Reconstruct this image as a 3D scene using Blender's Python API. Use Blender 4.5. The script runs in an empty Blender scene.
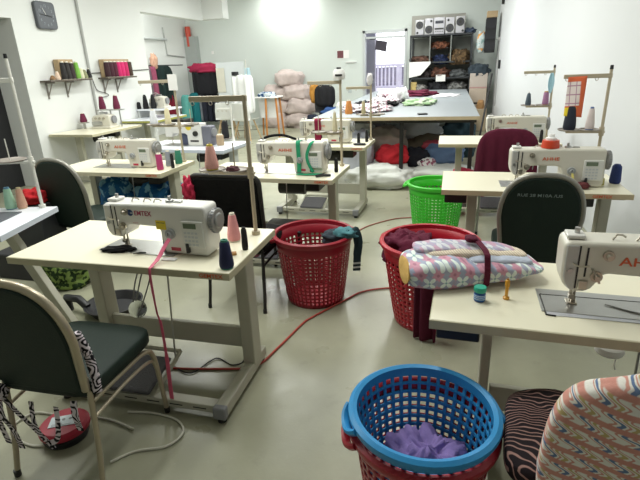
import bpy, math, random
from mathutils import Vector, Matrix, noise, Euler
PI = math.pi
SC = bpy.context.scene
COL = SC.collection
sin, cos = math.sin, math.cos

# ---------------------------------------------------------------- materials
class NG:
    """tiny wrapper that chains shader nodes"""
    def __init__(s, m):
        s.nt = m.node_tree; s.n = s.nt.nodes; s.l = s.nt.links
    def put(s, sock, v):
        if hasattr(v, 'is_linked') or hasattr(v, 'links'): s.l.new(v, sock)
        else: sock.default_value = v
    def m(s, op, a, b=None, c=None):
        n = s.n.new('ShaderNodeMath'); n.operation = op
        s.put(n.inputs[0], a)
        if b is not None: s.put(n.inputs[1], b)
        if c is not None: s.put(n.inputs[2], c)
        return n.outputs[0]
    def obj(s):
        n = s.n.new('ShaderNodeTexCoord'); return n.outputs['Object']
    def sep(s, v):
        n = s.n.new('ShaderNodeSeparateXYZ'); s.l.new(v, n.inputs[0]); return n.outputs
    def noise(s, v, scale, detail=3, rough=.5):
        n = s.n.new('ShaderNodeTexNoise'); s.l.new(v, n.inputs['Vector'])
        n.inputs['Scale'].default_value = scale; n.inputs['Detail'].default_value = detail; n.inputs['Roughness'].default_value = rough
        return n.outputs['Fac']
    def mix(s, f, a, b):
        n = s.n.new('ShaderNodeMix'); n.data_type = 'RGBA'
        s.put(n.inputs['Factor'], f)
        for k, v in ((6, a), (7, b)):
            if isinstance(v, tuple): n.inputs[k].default_value = (*v[:3], 1)
            else: s.l.new(v, n.inputs[k])
        return n.outputs[2]
    def step(s, v, lo, hi):
        n = s.n.new('ShaderNodeMapRange'); n.interpolation_type = 'SMOOTHSTEP'
        s.put(n.inputs[0], v); n.inputs[1].default_value = lo; n.inputs[2].default_value = hi
        return n.outputs[0]
    def bump(s, h, strength, dist=.01):
        n = s.n.new('ShaderNodeBump'); s.l.new(h, n.inputs['Height'])
        n.inputs['Strength'].default_value = strength; n.inputs['Distance'].default_value = dist
        return n.outputs[0]

def srgb(h):
    if isinstance(h, str):
        h = h.lstrip('#'); h = [int(h[i:i+2], 16)/255 for i in (0, 2, 4)]
    return tuple(c/12.92 if c <= .04045 else ((c+.055)/1.055)**2.4 for c in h)

MATS = {}
def mat(name, col, rough=.5, metal=0., var=.08, vscale=6., bump=0., bscale=60., spec=.5, alpha=1., trans=0., emit=None, coat=0.):
    """principled material whose colour wanders slightly with a noise"""
    if name in MATS: return MATS[name]
    m = bpy.data.materials.new(name); m.use_nodes = True; g = NG(m)
    p = g.n['Principled BSDF']; c = srgb(col)
    o = g.obj()
    if var:
        f = g.noise(o, vscale, 3)
        lo = tuple(x*(1-var) for x in c); hi = tuple(min(1, x*(1+var)) for x in c)
        g.l.new(g.mix(f, lo, hi), p.inputs['Base Color'])
    else: p.inputs['Base Color'].default_value = (*c, 1)
    p.inputs['Roughness'].default_value = rough; p.inputs['Metallic'].default_value = metal
    p.inputs['Specular IOR Level'].default_value = spec
    if bump: g.l.new(g.bump(g.noise(o, bscale, 3), bump), p.inputs['Normal'])
    if trans: p.inputs['Transmission Weight'].default_value = trans
    if coat: p.inputs['Coat Weight'].default_value = coat
    if alpha < 1: p.inputs['Alpha'].default_value = alpha
    if emit: p.inputs['Emission Color'].default_value = (*c, 1); p.inputs['Emission Strength'].default_value = emit
    MATS[name] = m
    return m

def fabric(name, col, var=.18, vscale=9., rough=.9, bump=.4, bscale=45.):
    return mat('fabric_'+name, col, rough, 0, var, vscale, bump, bscale, .2)

def pattern(name, fn, rough=.85, bump=.25):
    """fn(g, x, y, z, o) -> colour socket"""
    if name in MATS: return MATS[name]
    m = bpy.data.materials.new(name); m.use_nodes = True; g = NG(m)
    p = g.n['Principled BSDF']; o = g.obj(); x, y, z = g.sep(o)
    g.l.new(fn(g, x, y, z, o), p.inputs['Base Color'])
    p.inputs['Roughness'].default_value = rough; p.inputs['Specular IOR Level'].default_value = .25
    if bump: g.l.new(g.bump(g.noise(o, 70, 2), bump), p.inputs['Normal'])
    MATS[name] = m
    return m

def flower(g, x, y, z, o):
    # white four-petal blossoms and pink rosettes on pale blue grey
    s = 15.5
    u = g.m('MULTIPLY', g.m('ADD', x, g.m('MULTIPLY', y, .25)), s)
    v = g.m('MULTIPLY', g.m('ADD', z, g.m('MULTIPLY', y, -.5)), s)
    nz = g.noise(o, 9, 2)
    def polar(du, dv):
        a = g.m('SUBTRACT', g.m('FRACT', g.m('ADD', u, du)), .5); b = g.m('SUBTRACT', g.m('FRACT', g.m('ADD', v, dv)), .5)
        r = g.m('SQRT', g.m('ADD', g.m('MULTIPLY', a, a), g.m('MULTIPLY', b, b)))
        return r, g.m('ARCTAN2', b, a)
    r1, t1 = polar(0, 0); r2, t2 = polar(.5, .5); r3, t3 = polar(.5, 0.0)
    pet = g.m('MULTIPLY', g.m('ABSOLUTE', g.m('SINE', g.m('MULTIPLY', t1, 2.0))), .46)
    white = g.step(g.m('SUBTRACT', pet, r1), -.02, .03)
    rose = g.step(g.m('SUBTRACT', g.m('ADD', .33, g.m('MULTIPLY', g.m('SINE', g.m('MULTIPLY', t2, 8.0)), .06)), r2), -.02, .03)
    leaf = g.step(g.m('SUBTRACT', .13, r3), -.03, .03)
    base = g.mix(nz, srgb('#8d97b5'), srgb('#b9bccb'))
    c = g.mix(leaf, base, srgb('#a99fb4'))
    c = g.mix(rose, c, srgb('#cf9aac'))
    c = g.mix(g.step(g.m('SUBTRACT', .1, r2), -.02, .03), c, srgb('#b57f93'))
    c = g.mix(white, c, srgb('#e2ece6'))
    return g.mix(g.step(g.m('SUBTRACT', .07, r1), -.02, .02), c, srgb('#8fb5b5'))

def squiggle(g, x, y, z, o):
    # slanting rows of white, blue and ochre squiggles over salmon pink
    a = .58
    wob = g.noise(o, 14, 2)
    u = g.m('ADD', g.m('MULTIPLY', x, cos(a)), g.m('MULTIPLY', z, sin(a)))
    v = g.m('SUBTRACT', g.m('MULTIPLY', z, cos(a)), g.m('MULTIPLY', x, sin(a)))
    v = g.m('ADD', v, g.m('MULTIPLY', u, 1.05))
    row = g.m('FRACT', g.m('MULTIPLY', v, 17.))
    band = g.step(g.m('ABSOLUTE', g.m('SUBTRACT', row, .5)), .37, .28)
    w = g.m('ADD', g.m('MULTIPLY', u, 50.), g.m('ADD', g.m('MULTIPLY', g.m('SINE', g.m('MULTIPLY', row, 11.)), .28), g.m('MULTIPLY', wob, 1.2)))
    f = g.m('FRACT', w); k = g.m('FRACT', g.m('DIVIDE', g.m('FLOOR', w), 3.0))
    df = g.m('ABSOLUTE', g.m('SUBTRACT', f, .5)); strip = g.step(df, .44, .36); core = g.step(df, .22, .14)
    col = g.mix(g.step(k, .2, .25), srgb('#ede9e2'), g.mix(g.step(k, .5, .55), srgb('#6d82a6'), srgb('#c6b27e')))
    inner = g.mix(core, g.mix(strip, srgb('#d39a8c'), srgb('#ebe6de')), col)
    return g.mix(band, g.mix(g.noise(o, 40, 2), srgb('#c98a7e'), srgb('#dca193')), inner)

def ripple(g, x, y, z, o):
    # thin dusty pink contour lines on near black
    n = g.noise(o, 5.5, 2)
    w = g.m('ADD', g.m('MULTIPLY', y, 55.), g.m('MULTIPLY', n, 14.))
    s = g.step(g.m('ABSOLUTE', g.m('SUBTRACT', g.m('FRACT', w), .5)), .17, .08)
    return g.mix(s, srgb('#1e161b'), srgb('#9c7a72'))

def zebra(g, x, y, z, o):
    n = g.noise(o, 14, 1)
    w = g.m('ADD', g.m('MULTIPLY', g.m('ADD', x, z), 26.), g.m('MULTIPLY', n, 8.))
    return g.mix(g.step(g.m('ABSOLUTE', g.m('SUBTRACT', g.m('FRACT', w), .5)), .27, .21), srgb('#d9cfd6'), srgb('#1c1820'))

def leafy(g, x, y, z, o):
    n = g.noise(o, 26, 3)
    return g.mix(g.step(n, .47, .53), srgb('#2a3d22'), g.mix(g.noise(o, 40, 1), srgb('#6b8f3a'), srgb('#9aa86a')))

def scrap_print(g, x, y, z, o):
    n = g.noise(o, 22, 2)
    return g.mix(g.step(n, .5, .54), srgb('#e9e4e6'), g.mix(g.step(g.noise(o, 9, 1), .48, .52), srgb('#26222c'), srgb('#a4627a')))

def knit(g, x, y, z, o):
    w = g.m('FRACT', g.m('MULTIPLY', g.m('ADD', x, z), 95.))
    return g.mix(g.step(g.m('ABSOLUTE', g.m('SUBTRACT', w, .5)), .3, .2), srgb('#e6d9c4'), srgb('#c9b9a6'))

def sock_stripe(g, x, y, z, o):
    w = g.m('FRACT', g.m('MULTIPLY', z, 34.))
    lo = g.step(z, -.16, -.17)
    return g.mix(g.m('MULTIPLY', lo, g.step(w, .55, .6)), srgb('#20343a'), srgb('#c9d4d4'))

# ---------------------------------------------------------------- mesh builder
class MB:
    def __init__(s): s.v = []; s.f = []; s.mi = []
    def add(s, vs, fs, mi=0, M=None):
        b = len(s.v)
        s.v += [tuple(M @ Vector(p)) if M else tuple(p) for p in vs]
        s.f += [tuple(b+i for i in f) for f in fs]; s.mi += [mi]*len(fs)
        return s
    def box(s, x0, x1, y0, y1, z0, z1, mi=0, M=None):
        v = [(x, y, z) for z in (z0, z1) for y in (y0, y1) for x in (x0, x1)]
        return s.add(v, [(0,2,3,1), (4,5,7,6), (0,1,5,4), (2,6,7,3), (0,4,6,2), (1,3,7,5)], mi, M)
    def cyl(s, p0, p1, r0, r1=None, n=16, mi=0):
        r1 = r0 if r1 is None else r1
        p0 = Vector(p0); p1 = Vector(p1); d = (p1-p0).normalized()
        a = d.orthogonal().normalized(); b = d.cross(a)
        v = [p + (a*cos(2*PI*i/n) + b*sin(2*PI*i/n))*r for p, r in ((p0, r0), (p1, r1)) for i in range(n)]
        f = [(i, (i+1) % n, n+(i+1) % n, n+i) for i in range(n)] + [tuple(range(n-1, -1, -1)), tuple(range(n, 2*n))]
        return s.add(v, f, mi)
    def tube(s, pts, r, n=8, closed=False, mi=0, ry=None):
        P = [Vector(p) for p in pts]; m = len(P)
        T = []
        for i in range(m):
            a = P[(i-1) % m] if (closed or i) else P[0]; c = P[(i+1) % m] if (closed or i < m-1) else P[-1]
            T.append((c-a).normalized())
        nrm = T[0].orthogonal().normalized(); v = []
        for i in range(m):
            nrm = (nrm - T[i]*nrm.dot(T[i])); nrm = nrm.normalized() if nrm.length > 1e-6 else T[i].orthogonal().normalized()
            bn = T[i].cross(nrm); rr = r[i] if isinstance(r, (list, tuple)) else r
            v += [P[i] + nrm*cos(2*PI*k/n)*rr + bn*sin(2*PI*k/n)*(ry or rr) for k in range(n)]
        f = [(i*n+k, i*n+(k+1) % n, ((i+1) % m)*n+(k+1) % n, ((i+1) % m)*n+k) for i in range(m if closed else m-1) for k in range(n)]
        if not closed: f += [tuple(range(n-1, -1, -1)), tuple(range((m-1)*n, m*n))]
        return s.add(v, f, mi)
    def lathe(s, prof, n=20, c=(0, 0, 0), mi=0, M=None, cap=True):
        v = []; f = []; m = len(prof)
        for r, z in prof: v += [(c[0]+r*cos(2*PI*k/n), c[1]+r*sin(2*PI*k/n), c[2]+z) for k in range(n)]
        f = [(i*n+k, i*n+(k+1) % n, (i+1)*n+(k+1) % n, (i+1)*n+k) for i in range(m-1) for k in range(n)]
        ring = prof[0] == prof[-1]
        if prof[0][0] > 1e-6 and not ring and cap: f.append(tuple(range(n-1, -1, -1)))
        if prof[-1][0] > 1e-6 and not ring and cap: f.append(tuple(range((m-1)*n, m*n)))
        return s.add(v, f, mi, M)
    def prism(s, out, d0, d1, plane='xz', mi=0, M=None):
        n = len(out)
        mk = {'xz': lambda a, b, d: (a, d, b), 'yz': lambda a, b, d: (d, a, b), 'xy': lambda a, b, d: (a, b, d)}[plane]
        v = [mk(a, b, d) for d in (d0, d1) for a, b in out]
        f = [tuple(range(n)), tuple(range(2*n-1, n-1, -1))] + [(i, n+i, n+(i+1) % n, (i+1) % n) for i in range(n)]
        return s.add(v, f, mi, M)
    def grid(s, fn, nu, nv, mi=0, closed_u=False):
        v = [fn(i/(nu if closed_u else nu-1), j/(nv-1)) for i in range(nu) for j in range(nv)]
        f = [(i*nv+j, ((i+1) % nu)*nv+j, ((i+1) % nu)*nv+j+1, i*nv+j+1) for i in range(nu if closed_u else nu-1) for j in range(nv-1)]
        return s.add(v, f, mi)
    def pillow(s, c, a, b, h, e1=.6, e2=.6, nu=40, nv=20, disp=None, mi=0, M=None):
        def p(q, e): return math.copysign(abs(q)**e, q)
        v = []
        for j in range(nv+1):
            ph = -PI/2 + PI*j/nv
            for i in range(nu):
                th = 2*PI*i/nu
                P = Vector((a*p(cos(ph), e1)*p(cos(th), e2), b*p(cos(ph), e1)*p(sin(th), e2), h*p(sin(ph), e1)))
                if disp: P = Vector(disp(P))
                v.append(P + Vector(c))
        f = [(j*nu+i, j*nu+(i+1) % nu, (j+1)*nu+(i+1) % nu, (j+1)*nu+i) for j in range(nv) for i in range(nu)]
        return s.add(v, f, mi, M)
    def blob(s, c, r, seed=0, amp=.25, freq=2.2, nu=36, nv=18, flat=True, e=.8, mi=0, folds=.0):
        """a crumpled heap of cloth: superellipsoid with ridged noise, flat underneath"""
        off = Vector((seed*7.3, seed*3.1, seed*1.7))
        def d(P):
            q = Vector((P[0]/r[0], P[1]/r[1], P[2]/r[2]))
            n1 = noise.noise(q*freq + off); n2 = 1-abs(noise.noise(q*freq*2.3 + off))*2.2
            k = 1 + amp*n1 + amp*.5*n2*(1+folds)
            return (P[0]*k, P[1]*k, (max(P[2], -r[2]*.75) if flat else P[2])*(k if P[2] > 0 else 1))
        return s.pillow(c, r[0], r[1], r[2], e, e, nu, nv, d, mi)
    def build(s, name, mats, parent=None, bevel=0, seg=2, smooth=True, solid=0, sub=0, angle=.7):
        me = bpy.data.meshes.new(name); me.from_pydata(s.v, [], s.f); 
        mats = mats if isinstance(mats, (list, tuple)) else [mats]
        for m in mats: me.materials.append(m)
        for p, i in zip(me.polygons, s.mi): p.material_index = i; p.use_smooth = smooth
        me.validate(); me.update()
        import bmesh
        bm = bmesh.new(); bm.from_mesh(me); bmesh.ops.recalc_face_normals(bm, faces=bm.faces); bm.to_mesh(me); bm.free()
        if smooth: me.set_sharp_from_angle(angle=angle)
        o = bpy.data.objects.new(name, me); COL.objects.link(o)
        if parent: o.parent = parent
        if solid: q = o.modifiers.new('s', 'SOLIDIFY'); q.thickness = solid; q.offset = 0
        if bevel: q = o.modifiers.new('b', 'BEVEL'); q.width = bevel; q.segments = seg; q.limit_method = 'ANGLE'; q.angle_limit = .6; q.harden_normals = False
        if sub: q = o.modifiers.new('u', 'SUBSURF'); q.levels = sub; q.render_levels = sub
        return o

def tag(o, label=None, cat=None, group=None, kind=None):
    for k, v in (('label', label), ('category', cat), ('group', group), ('kind', kind)):
        if v: o[k] = v
    return o
def thing(name, label, cat, loc=(0, 0, 0), rot=0, group=None):
    o = bpy.data.objects.new(name, None); COL.objects.link(o); o.empty_display_size = .05
    o.location = loc; o.rotation_euler = (0, 0, rot)
    return tag(o, label, cat, group)
def at(o, loc, rot=0):
    o.location = loc; o.rotation_euler = rot if isinstance(rot, tuple) else (0, 0, rot); return o
def struct(name, mb, m, **k): return tag(mb.build(name, m, smooth=False, **k), kind='structure')
def text(name, s, size, m, parent=None, loc=(0, 0, 0), rot=(PI/2, 0, 0), ext=.0006, align='LEFT', shear=0, sx=1.):
    cu = bpy.data.curves.new(name, 'FONT'); cu.body = s; cu.size = size; cu.extrude = ext; cu.align_x = align; cu.shear = shear; cu.resolution_u = 3; cu.offset = size*.012
    t = bpy.data.objects.new(name, cu); COL.objects.link(t)
    bpy.context.view_layer.update()
    me = bpy.data.meshes.new_from_object(t.evaluated_get(bpy.context.evaluated_depsgraph_get()))
    bpy.data.objects.remove(t); bpy.data.curves.remove(cu)
    me.materials.clear(); me.materials.append(m)
    o = bpy.data.objects.new(name, me); COL.objects.link(o)
    o.parent = parent; o.location = loc; o.rotation_euler = rot; o.scale = (sx, 1, 1)
    return o
def arc(cx, cz, r, a0, a1, n):
    return [(cx+r*cos(a0+(a1-a0)*i/n), cz+r*sin(a0+(a1-a0)*i/n)) for i in range(n+1)]
def catmull(pts, k=6):
    P = [Vector(p) for p in pts]; P = [P[0]*2-P[1]] + P + [P[-1]*2-P[-2]]; out = []
    for i in range(1, len(P)-2):
        for j in range(k):
            t = j/k; a, b, c, d = P[i-1:i+3]
            out.append(.5*((2*b) + (c-a)*t + (2*a-5*b+4*c-d)*t*t + (3*b-a-3*c+d)*t**3))
    return out + [P[-2]]

# palette
WHITE_P = mat('machine_enamel', '#dedcd6', .28, 0, .02)
CREAM_P = mat('machine_enamel_cream', '#d3cfc2', .33, 0, .03)
PLATE = mat('face_plate_grey', '#b9b8b4', .3, .1, .04)
STEEL = mat('brushed_steel', '#b4b4b2', .3, .9, .06, 20)
CHROME = mat('worn_chrome', '#bdb6a8', .28, .85, .12, 12)
DARKST = mat('dark_steel', '#3b3a38', .4, .6, .1)
BLACK = mat('black_plastic', '#17171a', .45, 0, .1)
BLACKM = mat('black_paint', '#1d1c1c', .5, 0, .15)
LAM = mat('cream_laminate', '#e8e3cb', .32, 0, .03, 3)
EDGE = mat('cream_edge_band', '#bdb79b', .5, 0, .08, 12)
EDGET = mat('tan_edge_band', '#b9a98a', .55, 0, .12, 14)
LAMW = mat('white_laminate', '#e7eaf0', .3, 0, .02, 3)
EDGEW = mat('white_edge_band', '#ccd3dd', .4, 0, .04, 3)
LEGM = mat('grey_enamel_leg', '#b4b2a2', .45, 0, .07, 9)
LEGW = mat('white_enamel_leg', '#c9ccca', .45, 0, .06, 9)
GREYP = mat('grey_plastic_cap', '#85868a', .5, 0, .05)
ORANGE = mat('orange_print', '#d2603a', .6, 0, 0)
CRIMSON = mat('crimson_print', '#a83a5a', .6, 0, 0)
BLUEP = mat('navy_print', '#28406e', .6, 0, 0)
YEL = mat('yellow_sticker', '#d9c12c', .5, 0, .06, 40)
REDS = mat('red_sticker', '#b8344a', .5, 0, .06, 40)
SCREEN = mat('lcd_glass', '#6d7a66', .2, 0, .1)
BEIGE_M = mat('beige_stand_metal', '#b7ab93', .42, .15, .08, 10)
WHITE_M = mat('white_stand_metal', '#dcdcd4', .42, 0, .05, 10)
PAPER = mat('paper_white', '#ecebe8', .8, 0, .03, 8)
CARD = mat('cardboard', '#b29a78', .85, 0, .1, 12)
WOOD = mat('pale_wood', '#b98649', .55, 0, .18, 14)
# ---------------------------------------------------------------- workshop furniture
ZT = .76
def sewing_table(label, x, y, rot, w=1.2, d=.6, top=LAM, edge=EDGE, leg=LEGM, mark='GEMTEX', mark_x=.88, drawer=False, motor=True, treadle=True, group='sewing machine tables', rail=True, cols=(.22, 1.11), cw=.035):
    t = thing('sewing_table', label, 'table', (x, y, 0), rot, group)
    MB().box(0, w, 0, d, ZT-.034, ZT).build('table_top', [top], t, bevel=.004)
    e = MB(); e.box(-.002, w+.002, -.0025, 0, ZT-.036, ZT-.003); e.box(-.0025, 0, 0, d, ZT-.036, ZT-.003); e.box(w, w+.0025, 0, d, ZT-.036, ZT-.003); e.box(0, w, d, d+.0025, ZT-.036, ZT-.003)
    e.build('edge_band', edge, t)
    if mark: text('maker_lettering', mark, .026, ORANGE, t, (w*mark_x, -.0035, ZT-.028), sx=1.15)
    if rail:
        ca, cb = cols
        for cx in (ca, cb):
            c = MB().box(cx-cw, cx+cw, d*.5, d*.5+.1, .07, ZT-.06); c.box(cx-.05, cx+.05, .08, d-.06, ZT-.062, ZT-.036)
            c.build('column', leg, t, bevel=.006)
            f = MB().box(cx-.03, cx+.03, -.08, d-.12, .025, .085).build('foot_bar', leg, t, bevel=.006)
            k = MB().box(cx-.033, cx+.033, -.088, -.05, .022, .088); k.build('foot_cap', GREYP, f, bevel=.008)
            q = MB()
            for yy in (-.06, d-.15): q.cyl((cx, yy, 0), (cx, yy, .03), .022, .016, 12)
            q.build('rubber_foot', BLACK, f)
        MB().box(ca+.03, cb-.03, d*.5+.03, d*.5+.06, .16, .28).build('crossbar', leg, t, bevel=.004)
        s = MB().box(ca+.03, cb-.03, -.06, .0, .035, .075)
        sl = MB()
        for i in range(6):
            xx = ca+.1+i*(cb-ca-.25)/5; sl.box(xx, xx+.07, -.0612, -.06, .052, .058)
        r = s.build('treadle_rail', leg, t, bevel=.004); sl.build('slot', BLACK, r)
    if treadle:
        q = MB().box(.46, .72, -.06, .18, -.006, .012, M=Matrix.Translation((0, .0, .10)) @ Matrix.Rotation(.25, 4, 'X'))
        tr = q.build('treadle', mat('treadle_grey', '#56555a', .7, 0, .12, 30, .5, 160), t, bevel=.012)
        fr = MB()
        for xx in (.445, .735): fr.cyl((xx, -.06, .06), (xx, .24, .15), .011, n=10)
        fr.cyl((.445, .24, .15), (.735, .24, .15), .011, n=10); fr.build('treadle_frame', leg, tr)
        MB().cyl((.725, .2, .14), (.73, .25, ZT-.06), .005, n=8).build('pull_rod', STEEL, t)
    if drawer:
        dr = MB().box(.02, .17, .06, .36, ZT-.11, ZT-.04).build('drawer', BLACK, t, bevel=.006)
    if motor:
        m = MB().cyl((.62, d*.62, ZT-.16), (.86, d*.62, ZT-.16), .062, n=20); m.box(.68, .8, d*.5, d*.7, ZT-.12, ZT-.036); m.box(.9, 1.02, d*.4, d*.72, ZT-.16, ZT-.036)
        m.build('motor', DARKST, t, bevel=.008)
    return t

def sewing_machine(label, x, y, rot=0, logo='AHHE', lm=ORANGE, body=CREAM_P, panel=True, group='lockstitch sewing machines', warn=False, red=True, s=1., plate_cloth=None, logo_size=.036, lx=.20):
    t = thing('sewing_machine', label, 'sewing machine', (x, y, ZT), rot, group); t.scale = (s, s, s)
    MB().box(-.05, .40, -.095, .085, .0005, .004).build('bed_plate', STEEL, t, bevel=.001)
    out = [(.05, .070), (.028, .076), (.010, .098), (.002, .13), (.0, .225)] + arc(.022, .228, .022, PI, PI/2, 4)[1:] + [(.30, .256), (.56, .256)] + arc(.565, .236, .02, PI/2, 0, 4) + [(.588, .03), (.578, .004), (.335, .004), (.325, .10)] + arc(.29, .105, .035, 0, PI/2, 5)[1:] + [(.14, .143), (.124, .132), (.114, .108), (.100, .084), (.078, .071)]
    b = MB().prism(out, -.062, .066)
    b.build('body', body, t, bevel=.013, seg=3)
    # head end: face plate, slots, knobs
    f = MB().prism([(.007, .128), (.014, .102), (.03, .082), (.046, .077), (.046, .242), (.007, .242)], -.068, -.06)
    fp = f.build('face_plate', PLATE if body is CREAM_P else body, t, bevel=.004)
    MB().box(.047, .052, -.0635, -.0615, .085, .24).build('plate_seam', BLACK, t); MB().box(.070, .076, -.0637, -.0615, .13, .235).build('thread_slot', BLACK, t)
    MB().box(.056, .086, -.070, -.0615, .082, .118).build('presser_block', CHROME, t, bevel=.004); MB().cyl((.026, -.068, .15), (.026, -.073, .15), .009, n=14).build('plate_screw', STEEL, fp)
    MB().box(.010, .068, -.034, .034, .252, .266).build('top_cover', WHITE_P, t, bevel=.005)
    MB().cyl((.045, 0, .262), (.045, 0, .285), .009, n=12).build('pressure_screw', STEEL, t)
    nb = MB().cyl((.052, -.01, .02), (.052, -.01, .1), .006, n=10); nb.cyl((.052, -.01, .001), (.052, -.01, .03), .0018, n=6); nb.box(.045, .06, -.02, 0, .024, .04)
    nb.build('needle_bar', CHROME, t)
    pf = MB().cyl((.066, .0, .012), (.066, .0, .09), .005, n=8); pf.box(.04, .075, -.026, .014, .004, .009); pf.box(.056, .07, -.012, .006, .009, .03)
    pf.build('presser_foot', CHROME, t, bevel=.001)
    for kx, kz, kr in ((.135, .212, .014), (.108, .135, .015)):
        k = MB().cyl((kx, -.06, kz), (kx, -.073, kz), kr*1.25, n=16); k.cyl((kx, -.073, kz), (kx, -.09, kz), kr*.75, kr*.6, 14)
        k.build('tension_knob', [CHROME, STEEL], t)
    lv = MB().tube([(.09, -.072, .165), (.1, -.085, .15), (.115, -.088, .12)], .004, 6); lv.tube([(.03, -.072, .18), (.05, -.08, .172), (.08, -.078, .175)], .003, 6)
    lv.build('thread_guide', CHROME, t)
    # wheel end
    hw = MB(); hw.cyl((.588, .0, .175), (.602, 0, .175), .05, .058, 28); hw.cyl((.602, 0, .175), (.622, 0, .175), .060, .060, 28); hw.cyl((.622, 0, .175), (.63, 0, .175), .04, .034, 28)
    w = hw.build('handwheel', mat('handwheel_grey', '#9a9a98', .35, .4, .08), t, bevel=.003)
    g = MB()
    for i in range(24):
        a = 2*PI*i/24; g.box(.604, .620, -.003, .003, .058, .0625, M=Matrix.Translation((0, 0, .175)) @ Matrix.Rotation(a, 4, 'X'))
    g.build('grip_ridge', GREYP, w)
    if panel:
        c = MB().box(.455, .572, -.074, -.06, .05, .185).build('control_panel', mat('panel_offwhite', '#d6d6d0', .4, 0, .02), t, bevel=.004)
        MB().box(.468, .538, -.0755, -.074, .148, .174).build('screen', SCREEN, c)
        bt = MB()
        for i in range(4):
            for j in range(4): bt.box(.468+i*.02, .482+i*.02, -.0755, -.074, .06+j*.02, .071+j*.02)
        bt.build('button', mat('button_grey', '#c0c4c6', .5, 0, 0), c)
    dl = MB().cyl((.385, -.06, .112), (.385, -.078, .112), .026, n=24); dl.cyl((.385, -.078, .112), (.385, -.088, .112), .014, .012, 16)
    d = dl.build('stitch_dial', mat('dial_grey', '#a6a9ab', .35, .3, .05), t, bevel=.002)
    MB().box(.383, .387, -.0895, -.088, .108, .124).build('dial_mark', BLACK, d)
    lever = MB().box(.470, .486, -.082, -.06, .02, .07).build('reverse_lever', BLACK, t, bevel=.004)
    if red: MB().box(.375, .43, -.0635, -.0615, .022, .04).build('red_sticker', REDS, t)
    if warn:
        st = MB().box(.305, .362, -.0635, -.0615, .13, .176).build('warning_sticker', YEL, t)
        MB().box(.31, .357, -.0641, -.0635, .163, .166).build('print_line', BLACKM, st)
    # top fittings: bobbin winder, thread eyelets
    bw = MB().cyl((.36, .0, .252), (.36, .0, .268), .022, .02, 18); bw.cyl((.36, 0, .268), (.36, 0, .288), .008, n=10); bw.box(.385, .43, -.012, .012, .252, .264)
    bw.build('bobbin_winder', STEEL, t, bevel=.002)
    for ex in (.15, .22, .28): MB().tube([(ex, -.02, .254), (ex+.01, -.02, .272), (ex+.028, -.012, .27), (ex+.04, -.01, .262)], .0035, 6).build('thread_eyelet', CHROME, t)
    if logo == 'EMTEX':
        lg = text('maker_lettering', 'EMTEX', .034, lm, t, (.186, -.0632, .196), sx=.95)
        e = MB().cyl((.162, -.0632, .207), (.162, -.062, .207), .0165, n=24).build('round_emblem', BLUEP, t)
        MB().box(.163, .1785, -.0640, -.0632, .2045, .2085).build('emblem_bar', WHITE_P, e)
        text('model_lettering', '------', .012, REDS, t, (.17, -.0632, .153), sx=1.4)
    elif logo:
        text('maker_lettering', logo, logo_size, lm, t, (lx, -.0632, .18), sx=1.35)
    return t

def thread_stand(label, x, y, rot=0, h=.73, arm=.30, m=BEIGE_M, side=-1, tray_h=.33, trays=(-.09, -.24), armh=None, z=ZT, armdir=-1, r=.075, spindle=True, cap=True, group='thread stands'):
    t = thing('thread_stand', label, 'thread stand', (x, y, z), rot, group)
    p = MB().cyl((0, 0, 0), (0, 0, h), .0105, n=14); p.cyl((0, 0, 0), (0, 0, .02), .022, n=14); p.build('pole', m, t)
    if cap: MB().cyl((0, 0, h-.005), (0, 0, h+.022), .012, .010, 12).build('pole_cap', BLACK, t)
    ah = armh or h-.045
    a = MB().box(min(0, armdir*arm)-.012, max(0, armdir*arm)+.012, -.009, .009, ah-.014, ah+.014).build('thread_arm', m, t, bevel=.003)
    for k in (.3, .62, .97): MB().tube([(armdir*arm*k+.009*cos(u), -.012, ah-.02+.009*sin(u)) for u in [2*PI*i/10 for i in range(10)]], .0022, 6, True).build('guide_eyelet', CHROME, a)
    if trays:
        lo = min(list(trays)+[0])-.02; hi = max(list(trays)+[0])+.02
        MB().box(lo, hi, -.012, .012, tray_h-.012, tray_h+.004).build('tray_rail', m, t, bevel=.003)
        MB().cyl((0, 0, tray_h-.03), (0, 0, tray_h+.03), .017, n=12).build('clamp', m, t)
        for tx in trays:
            d = MB().lathe([(0, .004), (r*.3, .004), (r*.9, .006), (r, .014), (r*.98, .017), (r*.88, .010), (0, .009)], 28, (tx, 0, tray_h))
            d = d.build('spool_tray', mat('tray_greybrown', '#8d857d', .45, .2, .08), t)
            if spindle: MB().cyl((tx, 0, tray_h+.006), (tx, 0, tray_h+.15), .0035, n=8).build('spindle', m, d)
    return t

def cone(label, x, y, z, col, h=.15, r0=.032, r1=.018, core='#e6e0d0', cat='thread cone', group='thread cones', name='thread_cone', lean=0):
    t = thing(name, label, cat, (x, y, z), 0, group)
    c = mat('yarn_'+str(col).strip('#'), col, .8, 0, .12, 30, .5, 220)
    k = mat('core_'+core.strip('#'), core, .6, 0, .05)
    MB().lathe([(r0*.92, .006), (r0, .016), (r0*.98, h*.25), (r1*1.05, h*.88), (r1*.9, h*.93)], 18).build('yarn', c, t)
    MB().lathe([(r0*.85, 0), (r0*.9, .006), (r0*.5, .007)], 16).build('cone_base', k, t)
    MB().lathe([(r1*.8, h*.92), (r1*.72, h), (r1*.4, h), (r1*.4, h*.95)], 14).build('cone_tip', k, t)
    if lean: t.rotation_euler = (0, lean, 0)
    return t

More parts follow.
